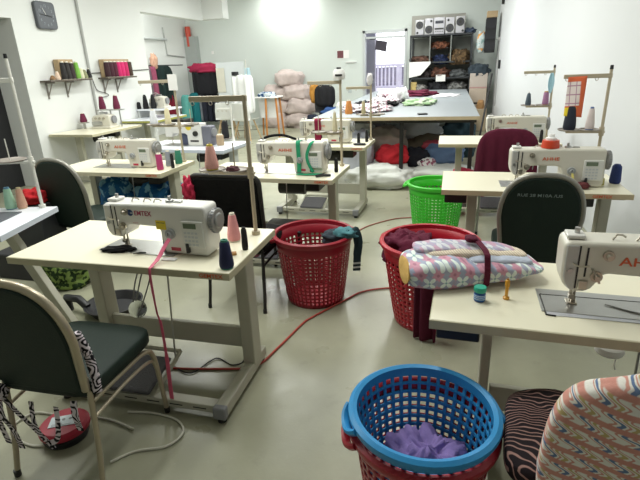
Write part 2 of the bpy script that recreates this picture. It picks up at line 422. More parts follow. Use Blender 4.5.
def back_outline(w, z0, z1, n=24, bot=.86):
    """rounded-top chair back: straight sides that swell, a near half-ellipse on top"""
    pts = []; zm = z0+(z1-z0)*.52
    pts.append((-w*bot*.82, z0)); pts.append((-w*bot, z0+.03))
    for i in range(n+1):
        a = PI-PI*i/n; pts.append((w*math.copysign(abs(cos(a))**.72, cos(a)), zm+(z1-zm)*abs(sin(a))**.85))
    pts.append((w*bot, z0+.03)); pts.append((w*bot*.82, z0))
    return pts

def chair(label, x, y, rot, seatm, backm, frame, name='banquet_chair', w=.22, top=.93, square=False, group=None, seat=True, lean=.17, front=True):
    t = thing(name, label, 'chair', (x, y, 0), rot, group)
    L = lambda z: -.20-(z-.45)*lean
    if square: o2 = [(-w, .52), (w, .52)] + arc(w-.05, top-.05, .05, 0, PI/2, 6) + arc(-w+.05, top-.05, .05, PI/2, PI, 6)
    else: o2 = back_outline(w, .44, top)
    sh = Matrix(((1, 0, 0, 0), (0, 1, -lean, -.20+.45*lean), (0, 0, 1, 0), (0, 0, 0, 1)))
    MB().prism(o2, -.018, .028, M=sh).build('backrest', backm, t, bevel=.014, seg=3)
    fr = [(a, L(c), c) for a, c in o2]
    sc = 1.035
    cz = .5*(.44+top)
    fr = [(a*sc, L(c), cz+(c-cz)*sc) for a, c in o2]
    if not square: fr = fr[1:-1]
    MB().tube(fr, .016, 10, ry=.016, closed=square).build('back_frame', frame, t)
    if seat:
        MB().pillow((0, .01, .455), .232, .228, .042, .35, .32, 48, 16).build('seat', seatm, t)
        MB().box(-.20, .20, -.19, .20, .405, .43).build('seat_base', BLACKM, t, bevel=.01)
    for sx in (-1, 1):
        MB().tube(catmull([(sx*.19, -.185, .50), (sx*.20, -.19, .43), (sx*.205, -.215, .2), (sx*.21, -.25, 0.008)], 5), .0115, 10).build('rear_leg', frame, t)
        if front:
            MB().tube(catmull([(sx*.205, -.19, .40), (sx*.212, .0, .405), (sx*.215, .16, .395), (sx*.217, .21, .33), (sx*.219, .225, .16), (sx*.22, .235, .008)], 6), .0115, 10).build('front_leg', frame, t)
            MB().tube(catmull([(sx*.205, -.2, .33), (sx*.21, .02, .345), (sx*.215, .18, .33), (sx*.217, .215, .27)], 6), .008, 8).build('side_stretcher', frame, t)
        MB().cyl((sx*.21, -.25, 0), (sx*.21, -.25, .03), .014, n=10).build('leg_tip', BLACK, t)
        if front: MB().cyl((sx*.22, .235, 0), (sx*.22, .235, .03), .014, n=10).build('leg_tip', BLACK, t)
    return t

def basket(label, x, y, col, R=.29, r=.205, h=.5, z=0, handles=(.4, .4+PI), rows=13, cols=44, group='round plastic laundry baskets', rot=0, rim=.028, base=.03, hs=.56, vs=.62, step=0, hp=.03):
    m = mat('basket_'+col.strip('#'), col, .38, 0, .08, 5)
    t = thing('laundry_basket', label, 'basket', (x, y, z), rot, group)
    rad = lambda u: r+(R-r)*(u**.85)
    b = MB(); zs = [0.0, base]
    top = h-.085; step = step or (top-base)/rows
    for i in range(rows): zs += [base+step*(i+vs), base+step*(i+1)]
    zs += [h]
    n = cols*2; V = []
    for zz in zs:
        for k in range(n):
            a = 2*PI*((k//2)+(hs if k % 2 else 0))/cols; q = rad(zz/h)
            V.append((q*cos(a), q*sin(a), zz))
    F = []
    for j in range(len(zs)-1):
        hole = j >= 1 and (j % 2 == 1) and j < 2*rows
        for k in range(n):
            if hole and k % 2 == 0: continue
            F.append((j*n+k, j*n+(k+1) % n, (j+1)*n+(k+1) % n, (j+1)*n+k))
    b.add(V, F); b.build('side_wall', m, t, solid=.006, angle=1.2)
    bt = MB().lathe([(0, .004), (r*.6, .004), (r, .004), (r+.004, .012)], 40, cap=False); bt.build('basket_bottom', m, t, solid=.004)
    q = MB().lathe([(R-.006, h-.03), (R+.012, h-.034), (R+rim*.8, h-.012), (R+rim*.75, h), (R+rim*.3, h+.008), (R-.006, h+.003), (R-.006, h-.03)], 64); q.build('rim', m, t)
    for a in handles:
        P = []
        for i in range(13):
            u = -1+2*i/12; aa = a+u*.28
            rr = R+rim*.6+hp*(1-u**4); P.append((rr*cos(aa), rr*sin(aa), h-.012-.028*(1-u*u)))
        MB().tube(P, .011, 8, ry=.016).build('handle', m, t)
    return t

def cloth_heap(name, label, cat, x, y, z, r, m, seed=0, amp=.35, freq=2.2, group=None, nu=40, nv=20, rot=0, flat=True, e=.8):
    o = MB().blob((0, 0, 0), r, seed, amp, freq, nu, nv, flat, e).build(name, m, None, angle=3)
    at(o, (x, y, z), rot); return tag(o, label, cat, group)
# ================================================================ the room
WALL = mat('wall_paint', '#dfe1df', .75, 0, .02, 1.5, .06, 90)
WALLB = mat('wall_paint_pale_green', '#d3dad5', .72, 0, .02, 1.2, .06, 90)
def floor_fn(g, x, y, z, o):
    n = g.noise(o, 1.1, 5, .62); n2 = g.noise(o, 7, 4, .65); n3 = g.noise(o, 28, 4, .7)
    c = g.mix(g.step(n, .3, .7), srgb('#92927e'), srgb('#a1a08a'))
    c = g.mix(g.m('MULTIPLY', g.step(n2, .56, .78), .35), c, srgb('#77786a'))
    return g.mix(g.m('MULTIPLY', g.step(n3, .62, .75), .22), c, srgb('#b9b8a8'))
FLOOR = pattern('painted_concrete', floor_fn, .30, .03)
FLOOR.node_tree.nodes['Principled BSDF'].inputs['Specular IOR Level'].default_value = .45
g_ = NG(FLOOR); g_.l.new(g_.m('ADD', .16, g_.m('MULTIPLY', g_.noise(g_.obj(), 3.5, 4), .34)), g_.n['Principled BSDF'].inputs['Roughness'])
YB, XL, XA, ZC = 13.2, -5.92, -7.55, 3.7
XR = lambda y: 1.35-.0602*(y-3.4)
struct('floor', MB().box(-9, 4, -3.5, YB+.3, -.2, 0), FLOOR)
struct('ceiling', MB().box(-9, 4, -3.5, YB+.3, ZC, ZC+.2), mat('ceiling_white', '#e6e6e2', .8, 0, .02))
w = MB().box(XL-.25-1.4, XL, -3.5, 4.5, 0, ZC); w.box(XL-1.65, XL, 5.755, 8.74, 0, ZC); w.box(XL-1.65, XL, 4.5, 5.755, 2.345, ZC)
struct('wall_left', w, WALL)
struct('wall_alcove', MB().box(XA-.3, XA, 8.74, YB+.3, 0, ZC), WALL)
# back wall with the doorway left open
DX0, DX1, DZ = -2.47, -1.33, 2.36
w = MB().box(XA-.3, DX0, YB, YB+.2, 0, ZC); w.box(DX1, 1.6, YB, YB+.2, 0, ZC); w.box(DX0, DX1, YB, YB+.2, DZ, ZC)
struct('wall_back', w, WALLB)
yn, yf = -3.5, 12.55
w = MB().add([(XR(yn), yn, 0), (XR(yf), yf, 0), (XR(yf)+.06, yf, 0), (XR(yf)+.06, YB+.1, 0), (3.5, YB+.1, 0), (3.5, yn, 0)] + [(XR(yn), yn, ZC), (XR(yf), yf, ZC), (XR(yf)+.06, yf, ZC), (XR(yf)+.06, YB+.1, ZC), (3.5, YB+.1, ZC), (3.5, yn, ZC)],
    [(0,1,7,6), (1,2,8,7), (2,3,9,8), (3,4,10,9), (4,5,11,10), (5,0,6,11), (5,4,3,2,1,0), (6,7,8,9,10,11)])
struct('wall_right', w, mat('wall_paint_right', '#dcdee0', .75, 0, .02, 1.5, .05, 90))
struct('wall_front', MB().box(-9, 4, -3.7, -3.5, 0, ZC), WALL)
# boxed-in beam over the alcove and its stub
struct('beam_left', MB().box(XL-.22, XL+.0, 8.74, 11.2, 2.665, ZC), WALL)
struct('beam_back', MB().box(XL-.22, XL+.53, 11.2, 11.5, 2.69, ZC), WALL)
# dark doorway in the left wall
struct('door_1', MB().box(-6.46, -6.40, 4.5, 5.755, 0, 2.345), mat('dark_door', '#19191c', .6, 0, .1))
# door to the balcony
ALU = mat('door_aluminium', '#c3c7c8', .4, .15, .05)
d = MB()
for a, b_ in ((DX0, DX0+.07), (DX1-.07, DX1)): d.box(a, b_, YB-.03, YB+.12, 0, DZ)
d.box(DX0, DX1, YB-.03, YB+.12, DZ-.07, DZ); d.box(DX0+.07, DX1-.07, YB, YB+.1, DZ-.2, DZ-.15)
d2 = tag(d.build('door_2', ALU, bevel=.006), kind='structure')
MB().box(DX0+.18, DX0+.34, YB+.02, YB+.022, 2.14, 2.14+.03).build('maker_plate', DARKST, d2)
gl = MB().box(DX0+.07, DX1-.07, YB+.05, YB+.056, 0.05, DZ-.2).build('door_glass', mat('clear_glass', '#ffffff', .0, 0, 0, trans=1.), d2)
n = MB().add([(-2.16, YB+.04, 1.90), (-1.87, YB+.04, 1.83), (-1.84, YB+.04, 2.08), (-2.13, YB+.04, 2.13)]+[(-2.16, YB+.045, 1.90), (-1.87, YB+.045, 1.83), (-1.84, YB+.045, 2.08), (-2.13, YB+.045, 2.13)], [(0,1,2,3), (7,6,5,4), (0,4,5,1), (1,5,6,2), (2,6,7,3), (3,7,4,0)])
tag(n.build('notice_card', mat('dark_card', '#3d3842', .7)), 'dark tilted card stuck to the glass of the balcony door', 'notice')
struct('ground_outside', MB().box(-9, 8, YB+.2, 17.6, -.2, -.02), mat('balcony_floor', '#d6d3dc', .7))
struct('wall_outside', MB().box(-3.6, -2.24, YB+.55, YB+.75, -.02, 2.9), mat('outside_wall', '#8f8c9a', .8))
rl = thing('balcony_railing', 'white balcony railing of thin upright bars beyond the open doorway', 'railing', (-1.9, 15.2, 0))
wp = mat('railing_white', '#cfc9d8', .5)
MB().box(-1.2, 1.6, -.03, .03, 1.46, 1.53).build('top_rail', wp, rl); MB().box(-1.2, 1.6, -.02, .02, .86, .91).build('bottom_rail', wp, rl)
for i in range(24): MB().box(-1.2+i*.115, -1.155+i*.115, -.015, .015, .9, 1.47).build('baluster', wp, rl)
for i in range(3): MB().box(-1.2+i*1.3, -1.13+i*1.3, -.04, .04, -.02, 1.47).build('rail_post', wp, rl)
bw = MB().box(-8, 6, 15.9, 16.1, -.02, .80); struct('wall_parapet', bw, mat('parapet_white', '#e4e1e8', .8)); struct('wall_beyond', MB().box(-8, 6, 17.2, 17.4, -.02, 1.42), mat('beyond_grey', '#6d6878', .8))

# conduits, pipes and small fittings on the walls
GREYC = mat('conduit_grey', '#a9aaa8', .5)
def tubething(name, label, cat, pts, r, m, group=None):
    return tag(MB().tube(pts, r, 8).build(name, m), label, cat, group)
tubething('conduit_pipe', 'thin grey conduit running up the left wall between the two thread shelves', 'pipe', [(XL+.02, 7.05, .9), (XL+.02, 7.05, ZC-.05)], .022, GREYC)
tubething('cable', 'thin grey wires looping under the second wall shelf from the conduit', 'cable', catmull([(XL+.03, 7.08, 1.60), (XL+.02, 7.4, 1.605), (XL+.02, 8.2, 1.62), (XL+.02, 8.7, 1.63)]), .007, DARKST)
tubething('cable', 'grey wire hanging from the conduit below the second wall shelf', 'cable', catmull([(XL+.02, 7.08, 1.52), (XL+.02, 7.15, 1.33), (XL+.02, 7.35, 1.27), (XL+.02, 7.4, 1.22), (XL+.02, 7.15, 1.2)]), .006, DARKST)
tubething('conduit_pipe', 'pale horizontal conduit with a cap across the alcove wall above the hanging clothes', 'pipe', [(XA+.03, 10.2, 2.36), (XA+.03, 12.1, 2.36)], .03, mat('pale_pipe', '#c5c9c9', .4))
tubething('conduit_pipe', 'thin angled conduit dropping down the alcove wall from below the beam', 'pipe', [(XA+.02, 12.0, 2.65), (XA+.02, 12.05, 1.98), (XA+.02, 12.9, 1.93)], .018, GREYC)
tubething('wall_cable', 'thin grey cable running down the right wall from a small hook', 'cable', [(XR(12.2)-.01, 12.2, 1.95), (XR(12.2)-.012, 12.1, 1.2), (XR(12.2)-.01, 12.0, .55)], .012, GREYC)
hk = MB().box(-.03, .0, -.03, .03, -.04, .04); hk.tube([(-.03, 0, 0), (-.07, 0, -.02), (-.08, 0, .03)], .012, 8)
at(tag(hk.build('wall_hook', PLATE), 'small grey hook on the right wall at the top of the cable', 'hook'), (XR(12.2)-.005, 12.2, 1.98))
tubething('fire_pipe', 'red pipe dropping from the beam stub to the grey column casing', 'pipe', [(-7.42, 13.08, 2.2), (-7.42, 13.08, 2.72)], .075, mat('pipe_red', '#c4452f', .45))
struct('column_casing', MB().box(XA+.005, -7.18, 13.02, YB-.002, 0, 2.46), mat('casing_grey', '#a5aba8', .6))
sw = MB().box(-.03, .03, -.02, 0, -.04, .04); at(tag(sw.build('wall_socket', PAPER), 'small white socket on the back wall beside the column casing', 'socket'), (-6.78, YB, 2.02))
p = thing('wall_notice', 'small white notice with a dark red photo on the back wall left of the door', 'notice', (-3.0, YB-.006, 1.82))
MB().box(-.16, .16, -.004, .004, -.10, .10).build('sheet', PAPER, p); MB().box(-.155, .01, -.007, -.004, -.09, .09).build('photo', mat('photo_maroon', '#6b3a3f', .6, 0, .3, 20), p)
at(tag(MB().box(-.05, .05, -.012, 0, -.06, .06).build('light_switch', mat('switch_grey', '#b9c1c0', .5)), 'small pale switch low on the back wall left of the door frame', 'switch'), (-2.83, YB, .90))
at(tag(MB().box(-.14, .14, -.05, 0, -.01, .01).build('wall_ledge', PAPER), 'thin white ledge on the back wall just under the notice', 'shelf'), (-2.78, YB, 1.62))

# wall clock: dark rounded square
c = thing('wall_clock', 'dark grey square wall clock with rounded corners high on the left wall', 'clock', (XL+.03, 6.34, 2.415)); c.rotation_euler = (0, 0, PI/2)
def rsq(a, r): return arc(a-r, a-r, r, 0, PI/2, 5)+arc(-a+r, a-r, r, PI/2, PI, 5)+arc(-a+r, -a+r, r, PI, 1.5*PI, 5)+arc(a-r, -a+r, r, 1.5*PI, 2*PI, 5)
MB().prism(rsq(.185, .05), -.025, .025).build('case', mat('clock_case', '#4c4f55', .4, 0, .05), c, bevel=.006)
MB().prism(rsq(.168, .04), -.027, -.024).build('dial', mat('clock_dial', '#5b5f66', .5, 0, .05), c)
for k in range(1, 13):
    a = PI/2-k*PI/6; text('numeral', str(k), .05, mat('numeral_grey', '#8f949b', .5, 0, 0), c, (.128*cos(a), -.0275, .128*sin(a)-.017), align='CENTER')
for nm, a, l, wd in (('hour_hand', -.15, .10, .009), ('minute_hand', PI-.1, .13, .006), ('second_hand', 2.1, .11, .003)):
    MB().box(-.01, l, -.030, -.028, -wd, wd, M=Matrix.Rotation(-a, 4, 'Y')).build(nm, PAPER if nm == 'second_hand' else BLACK, c)

# ---------------------------------------------------------------- wall shelves with thread
SH = mat('shelf_dark_wood', '#5a5148', .6, 0, .15, 8)
def wall_shelf(label, y0, y1):
    t = thing('wall_shelf', label, 'shelf', (XL, y0, 1.50), 0, 'thread shelves on the left wall')
    MB().box(0, .2, 0, y1-y0, 0, .025).build('board', SH, t, bevel=.003)
    for yy in (.1, (y1-y0)*.55):
        b = MB().tube([(.01, yy, -.24), (.012, yy, -.01)], .013, 6); b.tube([(.012, yy, -.01), (.17, yy, -.012)], .013, 6); b.tube([(.012, yy, -.2), (.12, yy, -.015)], .01, 6)
        b.build('bracket', mat('bracket_grey', '#8a8580', .5), t)
wall_shelf('dark wall shelf nearer the clock, holding black and green thread cones', 6.0, 6.88)
wall_shelf('dark wall shelf beyond the conduit, holding maroon and pink thread cones', 7.25, 8.05)
def bag(label, y, w, h, z=1.525, m=None):
    return tag(at(MB().box(-.05, .05, 0, w, 0, h).build('card_divider', m or CARD, bevel=.008), (XL+.07, y, z)), label, 'board')
bag('beige card panel standing behind the black cones on the nearer wall shelf', 6.31, .30, .29)
bag('beige card panel standing behind the pink cones on the far wall shelf', 7.31, .68, .29)
S1 = [(6.10, '#8a6a4a', .07, 'short brown spool lying first on the nearer wall shelf'), (6.20, '#d9c0ab', .12, 'pale peach cone beside the brown spool on the nearer wall shelf'),
      (6.34, '#2c2a2a', .26, 'black cone at the left end of the dark trio on the nearer wall shelf'), (6.43, '#33302f', .26, 'black cone in the middle of the dark trio on the nearer wall shelf'), (6.52, '#3a2f30', .25, 'brownish black cone just left of the green cone on the nearer wall shelf'),
      (6.62, '#79b04a', .26, 'tall bright green cone on the nearer wall shelf'), (6.70, '#d8d6b8', .16, 'cream cone right of the bright green cone on the nearer wall shelf'), (6.78, '#8d8f6e', .14, 'olive cone on the nearer wall shelf near its right end'), (6.87, '#1f1d1f', .15, 'small black cone last on the right of the nearer wall shelf')]
for y, c_, h, l in S1: cone(l, XL+.15, y, 1.525, c_, h, .043, .03 if h > .15 else .02, group='cones on the nearer wall shelf')
S2 = [(7.33, '#3a1f26', 'dark plum cone first on the left of the far wall shelf'), (7.43, '#46202d', 'plum cone second from the left on the far wall shelf'), (7.53, '#522031', 'wine cone just left of the hot pink cones on the far wall shelf'),
      (7.63, '#d02a6e', 'hot pink cone on the far wall shelf, left one of the pink trio'), (7.73, '#d62f72', 'hot pink cone on the far wall shelf, middle one of the pink trio'), (7.83, '#c62a66', 'hot pink cone on the far wall shelf, right one of the pink trio'),
      (7.94, '#4a3a30', 'dark brown cone last on the right of the far wall shelf')]
for y, c_, l in S2: cone(l, XL+.15, y, 1.525, c_, .26, .05, .042, group='cones on the far wall shelf')
# ================================================================ machine tables in the room
sewing_table('cream sewing table at the front left with the white navy-lettered machine on it', -2.121, 1.697, .019, motor=False)
sewing_table('cream sewing table at the front right with the tied cloth bundle on it', -.05, 1.494, -.018, mark=None, drawer=True, motor=False, cw=.02, cols=(.215, 1.11))
sewing_table('cream sewing table by the right wall in front of the chair with chalk writing', -.073, 3.301, .013, w=1.17, edge=EDGET, drawer=True, mark_x=.8)
sewing_table('cream sewing table by the right wall facing the maroon-draped chair', -.172, 5.242, .023, edge=EDGET)
sewing_table('cream sewing table on the left with a coloured row of cones and blue bags beneath', -3.66, 3.56, 0)
sewing_table('cream sewing table in the middle carrying the machine wrapped in green ribbon', -2.10, 3.512, -.018)
sewing_table('cream sewing table nearest the cutting table, its machine tied with maroon ribbon', -2.12, 5.01, -.018)
sewing_table('bluish white sewing table behind the left rows with a yellow-stickered machine', -3.63, 4.80, -.06, d=.66, top=LAMW, edge=EDGEW, leg=LEGW, mark=None)
sewing_table('bluish white sewing table cut off by the left edge, holding pastel cones', -3.61, 1.66, .245, top=LAMW, edge=EDGEW, leg=LEGW, mark=None, rail=False, treadle=False, motor=False)
sewing_table('cream machine table standing against the left wall below the nearer thread shelf', -5.12, 5.92, PI/2, w=1.2, d=.78, mark=None, treadle=False)
sewing_table('whitish table with yellow-green edge against the left wall under the far thread shelf', -5.90, 7.62, 0, w=.70, d=1.1, cols=(.1, .6), top=LAMW, edge=mat('lime_edge', '#a8a757', .5), mark=None, treadle=False)
# leaning white trestle leg of the cut-off table
b = MB().prism([(-2.86, .725), (-2.78, .725), (-2.40, 0), (-2.48, 0)], 2.26, 2.31); 
lt = [o for o in COL.objects if o.name.startswith('sewing_table') and o.type == 'EMPTY' and 'cut off' in o['label']][0]
lg = b.build('trestle_leg', LEGM, None, bevel=.004); bpy.context.view_layer.update()
inv = (Matrix.Translation(lt.location) @ Matrix.Rotation(.245, 4, 'Z')).inverted(); lg.data.transform(inv); lg.parent = lt
lg2 = MB().prism([(.10, .725), (.18, .725), (.05, 0), (-.03, 0)], .2, .25).build('trestle_leg', LEGM, lt, bevel=.004)

# ---------------------------------------------------------------- machines
sewing_machine('white sewing machine at the front left with round navy emblem and yellow sticker', -1.655, 1.95, -.035, 'EMTEX', CRIMSON, WHITE_P, warn=True, s=.965)
sewing_machine('cream sewing machine at the front right, cut off by the frame edge', .375, 1.72, -.018, body=CREAM_P, logo_size=.042, lx=.17)
sewing_machine('cream sewing machine with red tin on top, behind the chalk-marked chair', .365, 3.52, .013, logo_size=.03)
sewing_machine('cream sewing machine behind the maroon-draped chair', .30, 5.48, .023, logo_size=.03)
sewing_machine('cream sewing machine beside a row of pink, grey and green cones', -3.25, 3.84, 0, logo_size=.036)
sewing_machine('cream sewing machine draped with green ribbon', -1.60, 3.76, -.018, logo_size=.034)
sewing_machine('cream sewing machine tied with maroon ribbon in front of the sacks', -1.72, 5.32, -.018, logo_size=.03)
# white home-style machine with yellow sticker
t = thing('sewing_machine', 'white machine with grey end and round yellow sticker on the bluish white table', 'sewing machine', (-3.32, 5.10, ZT), -.06, 'lockstitch sewing machines')
MB().prism([(0, .1), (0, .24), (.02, .255), (.5, .255), (.5, 0), (.30, 0), (.30, .12), (.27, .14), (.11, .14), (.10, .10)], -.06, .06).build('body', WHITE_P, t, bevel=.01)
MB().box(.5, .62, -.065, .065, .0, .225).build('motor_cover', mat('motor_cover_grey', '#6c6d78', .5), t, bevel=.015)
MB().box(.18, .29, -.02, .05, .003, .14).build('inner_column', mat('slate_blue', '#464c66', .5), t, bevel=.006)
MB().cyl((.42, -.06, .14), (.42, -.08, .14), .03, n=20).build('stitch_dial', DARKST, t); MB().cyl((.33, -.0625, .215), (.33, -.06, .215), .038, n=24).build('yellow_sticker', YEL, t)
MB().box(.34, .45, -.0625, -.06, .045, .065).build('slot', BLACK, t)
nb = MB().cyl((.05, 0, .01), (.05, 0, .11), .006, n=10); nb.box(.035, .065, -.02, .01, .004, .01); nb.build('needle_bar', CHROME, t)
MB().box(-.04, .3, -.09, .08, .0005, .005).build('bed_plate', STEEL, t)
MB().cyl((.62, 0, .15), (.64, 0, .15), .05, n=24).build('handwheel', GREYP, t)

# overlock machines on the wall tables
def overlock(label, x, y, z, rot, body=CREAM_P):
    t = thing('overlock_machine', label, 'overlock machine', (x, y, z), rot, 'overlock machines by the left wall')
    MB().box(-.17, .17, -.13, .13, .0, .035).build('base', body, t, bevel=.01)
    MB().prism([(-.16, .03), (-.16, .16), (-.12, .2), (.04, .22), (.15, .20), (.16, .03)], -.10, .09).build('body', body, t, bevel=.015)
    MB().box(-.15, .02, -.125, -.1, .05, .11).build('cloth_plate', STEEL, t, bevel=.004)
    for k in range(3): MB().cyl((-.08+k*.07, -.1, .16), (-.08+k*.07, -.125, .16), .018, .014, 14).build('tension_knob', CHROME, t)
    MB().cyl((.16, 0, .13), (.19, 0, .13), .06, n=22).build('handwheel', GREYP, t)
    a = MB().tube([(-.12, .0, .2), (-.1, -.03, .27), (-.02, -.04, .28), (.05, 0, .23)], .007, 6); a.box(-.05, .06, -.03, .03, .21, .25); a.build('looper_arm', STEEL, t)
    return t
overlock('overlock machine with maroon cones on the cream table by the left wall', -5.50, 6.70, ZT, .1)
overlock('overlock machine with black cones at the end of the left wall', -5.58, 8.42, ZT+.16, .1)
st = thing('machine_riser', 'whitish box stand under the overlock machine with black cones', 'stand', (-5.53, 8.40, ZT))
MB().box(-.42, .28, -.27, .27, .13, .16).build('stand_top', LAMW, st, bevel=.004)
for sx in (-.36, .22):
    for sy in (-.22, .22): MB().box(sx-.02, sx+.02, sy-.02, sy+.02, 0, .13).build('stand_leg', LEGW, st)
for k, (dx, dy, hh, l) in enumerate([(-.30, -.12, .17, 'short maroon cone left of the overlock on the cream wall table'), (-.13, .17, .24, 'maroon cone above the overlock machine on the wall table, left one'), (.16, .15, .25, 'maroon cone above the overlock machine on the wall table, right one')]):
    z = ZT+(.10 if k == 0 else .275); cone(l, -5.50+dx, 6.70+dy, z, '#6a1f3e', hh-.02, .055, .03, group='maroon cones on the overlock')
s_ = thing('thread_stand', 'low steel cone rack behind the maroon-cone overlock', 'thread stand', (-5.50, 6.86, ZT), 0, 'thread stands')
MB().box(-.22, .24, -.06, .07, .262, .275).build('rack_plate', STEEL, s_); MB().cyl((0, 0.02, 0), (0, 0.02, .265), .012, n=10).build('pole', STEEL, s_); MB().cyl((.19, 0, 0), (.19, 0, .265), .01, n=10).build('pole', STEEL, s_)
b_ = thing('cone_stool', 'small plate stand under the short maroon cone on the wall table', 'stand', (-5.80, 6.58, ZT)); MB().lathe([(0, .09), (.08, .09), (.085, .1), (0, .1)], 20).build('plate', STEEL, b_); MB().cyl((0, 0, 0), (0, 0, .095), .02, n=10).build('post', STEEL, b_)
for k, (dx, hh, l) in enumerate([(-.36, .13, 'smallest black cone at the left on the whitish riser'), (-.235, .26, 'tall black cone next to the smallest one on the whitish riser'), (-.09, .26, 'tall black cone touching the overlock on the whitish riser')]):
    cone(l, -5.53+dx, 8.20+.04*k, ZT+.16, '#18181b', hh, .055 if hh > .2 else .04, .03, core='#2a2a2c', group='black cones by the overlock')

# ---------------------------------------------------------------- thread stands
thread_stand('tall beige thread stand at the front left table holding a pink cone', -1.0, 2.22, 0, h=.715, arm=.285, armh=.70, trays=(-.085, -.215), tray_h=.335, r=.07, cap=False)
thread_stand('beige thread stand at the far left edge, pole cut by a short arm', -2.67, 2.49, .245, h=.95, arm=.34, m=WHITE_M, trays=(-.14, -.36), tray_h=.315, armh=.82, r=.1)
thread_stand('beige thread stand with a white paper tag, on the left table', -2.53, 4.09, 0, h=.79, arm=.36, trays=(.13, -.12, -.27), tray_h=.345, r=.075, cap=False)
thread_stand('thin beige thread stand behind the green-ribboned machine', -.945, 4.03, 0, h=.74, arm=.27, trays=(-.06, -.2), tray_h=.28, r=.07, cap=False)
thread_stand('thin beige thread stand in front of the cutting table with an orange cone', -.945, 5.52, 0, h=.62, arm=.27, trays=(.09, -.10), tray_h=.275, cap=False)
thread_stand('white thread stand on the bluish white table', -2.62, 5.40, 0, h=.42, arm=.17, m=WHITE_M, trays=(-.1,), tray_h=.02, cap=False)
thread_stand('beige thread stand with an orange paper flag by the right wall', 0.98, 3.80, .0, h=.74, arm=.275, trays=(-.08, -.21), tray_h=.325, r=.075)
thread_stand('beige thread stand with a pale blue mask hanging on it, farthest along the right wall', .945, 5.72, 0, h=.72, arm=.28, trays=(-.07, -.22), tray_h=.33, r=.075)

# ---------------------------------------------------------------- cones on stands and tables
cone('tall pink cone with a yellow tip on the tray over the black chair', -1.215, 2.22, ZT+.347, '#e0a79c', .13, .036, .02, core='#d6c24a')
cloth_heap('thread_tangle', 'small tangle of maroon thread on the tray beside the pink cone', 'thread', -1.095, 2.215, ZT+.347, (.028, .025, .02), fabric('maroon_thread', '#6b4a50'), 3)
cone('navy blue cone at the right edge of the front left table', -.955, 1.775, ZT, '#20264d', .135, .033, .021, core='#2d7a66')
cone('pale pink cone tucked behind the handwheel of the white machine', -1.075, 2.11, ZT, '#e39a9c', .15, .034, .018)
cone('slim black bobbin standing near the thread stand of the front left table', -.965, 2.0, ZT, '#1d1b1b', .115, .016, .013, core='#1d1b1b')
cone('mint green cone with a blue tip on the cut-off white table', -2.87, 2.43, ZT, '#a9d3b8', .15, .035, .021, core='#5d8fae')
cone('peach cone next to the mint cone on the cut-off white table', -2.80, 2.455, ZT, '#d3a68e', .145, .031, .018, core='#cdbd94')
cone('crimson cone at the front of the cone row on the left table', -2.54, 3.70, ZT, '#b03a6c', .155, .03, .026)
cone('grey cone in the cone row on the left table', -2.55, 3.86, ZT, '#8d939a', .15, .03, .02)
cone('green cone at the back of the cone row on the left table', -2.52, 3.98, ZT, '#2f7d63', .14, .035, .025)
cone('slim black bobbin in the cone row on the left table', -2.475, 3.80, ZT, '#1b1a1a', .13, .016, .014, core='#1b1a1a')
cone('white cone on the tray left of the paper tag', -2.80, 4.09, ZT+.358, '#e6e9ee', .14, .038, .022)
cone('cream cone on the tray near the paper tag', -2.645, 4.09, ZT+.358, '#e5dbb4', .15, .03, .02)
cone('slim black bobbin on the table with the green ribbon', -.935, 3.78, ZT, '#171717', .115, .017, .014, core='#171717')
cone('beige cone on the tray behind the green-ribboned machine', -1.0, 4.03, ZT+.292, '#cfc6a4', .17, .022, .012)
cone('orange cone on the tray in front of the cutting table', -1.20, 5.52, ZT+.287, '#d18a4b', .16, .045, .026, name='thread_cone')
cone('beige cone on the tray beside the orange cone', -1.03, 5.52, ZT+.287, '#cbbf98', .15, .026, .015)
cone('slim black bobbin on the table with the maroon ribbon', -1.03, 5.22, ZT, '#171717', .12, .018, .014, core='#171717')
cone('second slim black bobbin beside the thin stand on the far middle table', -.965, 5.36, ZT, '#171717', .13, .018, .014, core='#171717')
cone('black cone on the tray by the orange paper flag', .77, 3.80, ZT+.337, '#1e2433', .175, .042, .03, core='#22283a')
cone('white cone on the tray by the orange paper flag', .90, 3.80, ZT+.337, '#dccfcb', .155, .03, .016, core='#6a7fae')
cone('dark teal cone on the tray under the pale blue mask', .725, 5.72, ZT+.342, '#44525e', .125, .03, .018, core='#52606c')
cone('mauve cone on the tray under the pale blue mask', .895, 5.72, ZT+.342, '#9c6f92', .14, .033, .024, core='#b08a4a')
cone('royal blue cone at the right wall end of the table', 1.065, 3.62, ZT, '#26376f', .13, .036, .028, core='#26376f')
cone('short black cone beside the royal blue cone', .98, 3.64, ZT, '#1b1b1f', .11, .02, .016, core='#5a5a3a')
cone('slim black bobbin beside the far right machine', .84, 5.36, ZT, '#171717', .13, .018, .014, core='#171717')
cone('black cone on the white thread stand', -2.72, 5.40, ZT+.033, '#17181c', .20, .045, .035, core='#17181c')
cone('cardboard-coloured cone beside the grey end of the yellow-stickered machine', -2.62, 5.05, ZT, '#b09a7e', .13, .045, .04)
